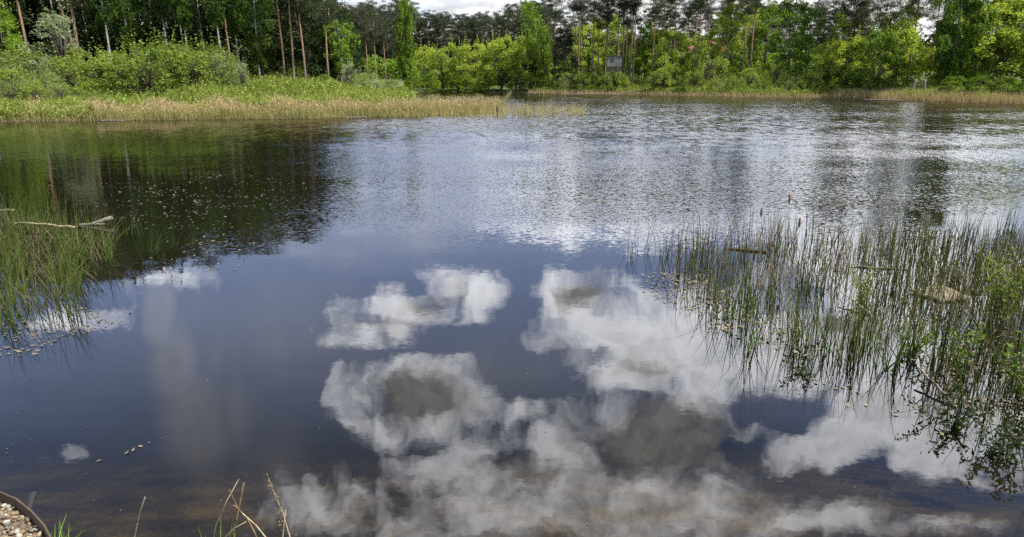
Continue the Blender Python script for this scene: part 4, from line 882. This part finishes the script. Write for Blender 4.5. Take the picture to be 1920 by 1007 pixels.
bm = bmesh.new(); top = [bm.verts.new((x_, y_, GZ - .03)) for x_, y_ in poly]; bot = [bm.verts.new((x_, y_, GZ - 1.7)) for x_, y_ in poly]; bm.faces.new(top)
for i in range(len(top)): j = (i + 1) % len(top); bm.faces.new((top[i], bot[i], bot[j], top[j]))
bmesh.ops.recalc_face_normals(bm, faces=bm.faces[:])
me = bpy.data.meshes.new('gravel_terrace'); bm.to_mesh(me); bm.free(); me.materials.append(gravel_mat()); tag(objm('gravel_terrace', me), kind='structure')
# pebbles
def pebble_mat():
    m_, t_ = mat('pebble'); r_ = t_.n('ShaderNodeNewGeometry').outputs['Random Per Island']
    p_ = t_.n('ShaderNodeBsdfPrincipled'); t_.put(p_.inputs['Base Color'], t_.ramp(r_, [(0, (.05, .035, .02)), (.25, (.16, .11, .06)), (.5, (.25, .20, .12)), (.75, (.10, .09, .08)), (1, (.34, .31, .26))])); p_.inputs['Roughness'].default_value = .7; finish(t_, p_.outputs[0]); return m_
bm = bmesh.new(); bmesh.ops.create_icosphere(bm, subdivisions=1, radius=1); iv = np.array([v_.co[:] for v_ in bm.verts]); fi = np.array([[v_.index for v_ in f_.verts] for f_ in bm.faces]); bm.free()
q = scatter(8000, poly); n = len(q); sc = rng.uniform(.5, 1.5, (n, 1, 1)) * .0085; V = iv[None] * (1 + rng.normal(0, .12, (n, len(iv), 1))) * sc * rng.uniform(.6, 1.4, (n, 1, 3)) * [1, 1, .75]
V = V + np.column_stack([q, GZ - .03 + rng.uniform(0, .012, n)])[:, None]; Fc = (fi[None] + (np.arange(n) * len(iv))[:, None, None]).reshape(-1, 3)
tag(objm('gravel', mesh_np('gravel', V.reshape(-1, 3), Fc, pebble_mat(), False)), 'small tan and grey pebbles in the bottom left corner', 'gravel', kind='stuff')
rust = paint('rusty_edging', (.10, .07, .045), .8, .6)
path = np.array([(x_, y_) for x_, y_ in ep]); tn = np.gradient(path, axis=0); tn /= np.linalg.norm(tn, axis=1)[:, None]; nr = np.column_stack([-tn[:, 1], tn[:, 0]]); vs = []; 
fs = []
for i in range(len(path)):
    a_ = path[i] + nr[i] * .002; b_ = path[i] + nr[i] * .008
    vs += [(a_[0], a_[1], GZ + .02), (b_[0], b_[1], GZ + .02), (b_[0], b_[1], GZ - .16), (a_[0], a_[1], GZ - .16)]
for i in range(len(path) - 1):
    for k in range(4): fs.append((i * 4 + k, i * 4 + (k + 1) % 4, i * 4 + 4 + (k + 1) % 4, i * 4 + 4 + k))
me = bpy.data.meshes.new('edging_strip'); me.from_pydata(vs, [], fs); me.update(); me.materials.append(rust); tag(objm('edging_strip', me), 'curved rusty edging strip holding back the gravel', 'edging')
pipe = paint('dark_pipe', (.02, .022, .022), .9); a_ = at_y(50, 958, 2.42); b_ = at_y(64, 926, 2.5)
V, Fc = tube(np.array([(0, 0, -1.2), (0, 0, 0), b_ - a_]), [.014, .014, .014], 12); V2, F2 = tube(np.array([b_ - a_, (b_ - a_) * 1.02, (b_ - a_) * 1.03]), [.014, .012, .011], 12)
tag(objm('pipe_stake', tube_mesh('pipe_stake', [(V, Fc), (V2, F2)], pipe), None, tuple(a_)), 'short dark pipe end standing just behind the gravel edging', 'pipe')

def stalk_px(pts, Y, r0, r1, m, label, cat_n='stalk', name='dead_stalk', extra=None):
    r0 *= .75; r1 *= .75
    """stalk through a few sight points at distance Y, its foot carried down to the bank"""
    P_ = [at_y(a_, b_, Y) for a_, b_ in pts]; foot = P_[0] + (P_[0] - P_[1]) / np.linalg.norm(P_[0] - P_[1]) * .25
    foot[2] = H(foot[0], foot[1]) - .05; P_ = np.array([foot] + P_); o0 = P_[0].copy(); P_ = P_ - o0
    parts = [tube(P_, np.linspace(r0, r1, len(P_)), 6)]
    if extra: parts += extra(P_)
    return tag(objm(name, tube_mesh(name, parts, M[m]), None, tuple(o0)), label, cat_n)
stalk_px([(252, 1007), (262, 960), (272, 932)], 2.7, .006, .004, 'dead_wood', 'single pale broken stalk at the bottom left')
stalk_px([(405, 985), (425, 940), (448, 898)], 2.7, .003, .0015, 'straw', 'thin pale stalk leaning right beside the dark dead plant')
def dead_extra(P_):
    out = []; Z_ = P_[0]; o = P_[2]
    Y = 2.62
    return out
stalk_px([(438, 990), (447, 955), (437, 935), (430, 918)], 2.62, .007, .003, 'dark_straw', 'dark dead plant stem leaning left, one of a crossed pair')
stalk_px([(440, 985), (447, 955), (453, 925), (457, 906)], 2.63, .008, .006, 'dark_straw', 'dark dead plant stem leaning right, one of a crossed pair')
stalk_px([(478, 1000), (462, 970), (440, 948), (432, 948)], 2.6, .005, .003, 'dark_straw', 'short twig crossing below the crossed dark stems')
stalk_px([(500, 1010), (480, 985), (455, 963)], 2.58, .004, .003, 'straw', 'pale bent twig running down to the right from the dark stems')
stalk_px([(420, 1010), (440, 990), (462, 978)], 2.56, .003, .002, 'straw', 'thin pale twig crossing low under the dark stems')
stalk_px([(530, 1007), (533, 980), (535, 957)], 2.65, .004, .003, 'straw', 'short pale upright stalk right of the dry seed plume')
stalk_px([(572, 1007), (573, 985), (573, 965)], 2.7, .002, .0015, 'dark_straw', 'faint thin stalk alone right of the seed plume')
stalk_px([(676, 1010), (678, 990), (679, 985)], 2.7, .002, .0015, 'dark_straw', 'tiny dark stem at the bottom edge left of the small green plant')
# feathery seed stalk
P_ = np.array([at_y(a_, b_, 2.72) for a_, b_ in ((545, 1012), (530, 960), (512, 920), (500, 888))]); foot = P_[0] + [.02, 0, -.4]; foot[2] = H(foot[0], foot[1]) - .04
P_ = np.vstack([foot, P_]); o0 = P_[0].copy(); P_ = P_ - o0; root = bpy.data.objects.new('dry_seed_stalk', None); root.location = tuple(o0); link(root); tag(root, 'feathery dry seed plume leaning left at the bottom', 'dry plant')
objm('stem', tube_mesh('stem', [tube(P_, np.linspace(.003, .001, 5), 5)], M['straw']), root)
ss_ = rng.uniform(.25, 1, 130); pts = np.array([[np.interp(k, np.linspace(0, 1, 5), P_[:, i]) for i in range(3)] for k in ss_]) + rng.normal(0, .011, (130, 3)) * (1.3 - ss_)[:, None] * 1.4
V, Fc = leaves(pts, .013, .5, -.4); objm('seed_plume', mesh_np('seed_plume', V, Fc, M['thatch']), root)
def tuft(px, py, Y, n, h_, label, mt='tuft', wd=.007):
    o_ = at_y(px, py, Y); gz_ = H(o_[0], o_[1]) if py > 0 else 0; base = np.column_stack([rng.normal(0, .025, n), rng.normal(0, .02, n), np.zeros(n)])
    hh_ = (o_[2] - gz_) + h_ * U(.3, 1.1, n)
    V, Fc = ribbons(base, hh_, np.full(n, wd), np.abs(rng.normal(.05, .05, n)), U(-1, 4.2, n), np.abs(rng.normal(.06, .05, n)), 6)
    tag(objm('grass_tuft', mesh_np('grass_tuft', V, Fc, M[mt]), None, (o_[0], o_[1], gz_ - .03)), label, 'grass tuft', 'green tufts at the bottom edge')
tuft(100, 1005, 2.4, 26, .05, 'bright green grass tuft beside the gravel edging'); tuft(84, 985, 2.35, 14, .03, 'short green tuft growing over the rim of the gravel'); tuft(405, 1005, 2.5, 18, .035, 'bright green grass tuft left of the crossed dark stems')
tuft(735, 1005, 2.8, 7, .05, 'small green sprig alone at the bottom middle', 'rush_bright', .004)
q = np.concatenate([scatter_px(90, [(0, 700), (1400, 640), (1900, 960), (1500, 1000), (0, 1000)]), clusters(7, [(20, 820), (60, 830), (40, 870), (10, 860)], 5, .06)])
pads('floating_debris', q, .007, 'pad_far', 'tiny specks drifting on the open water in front')
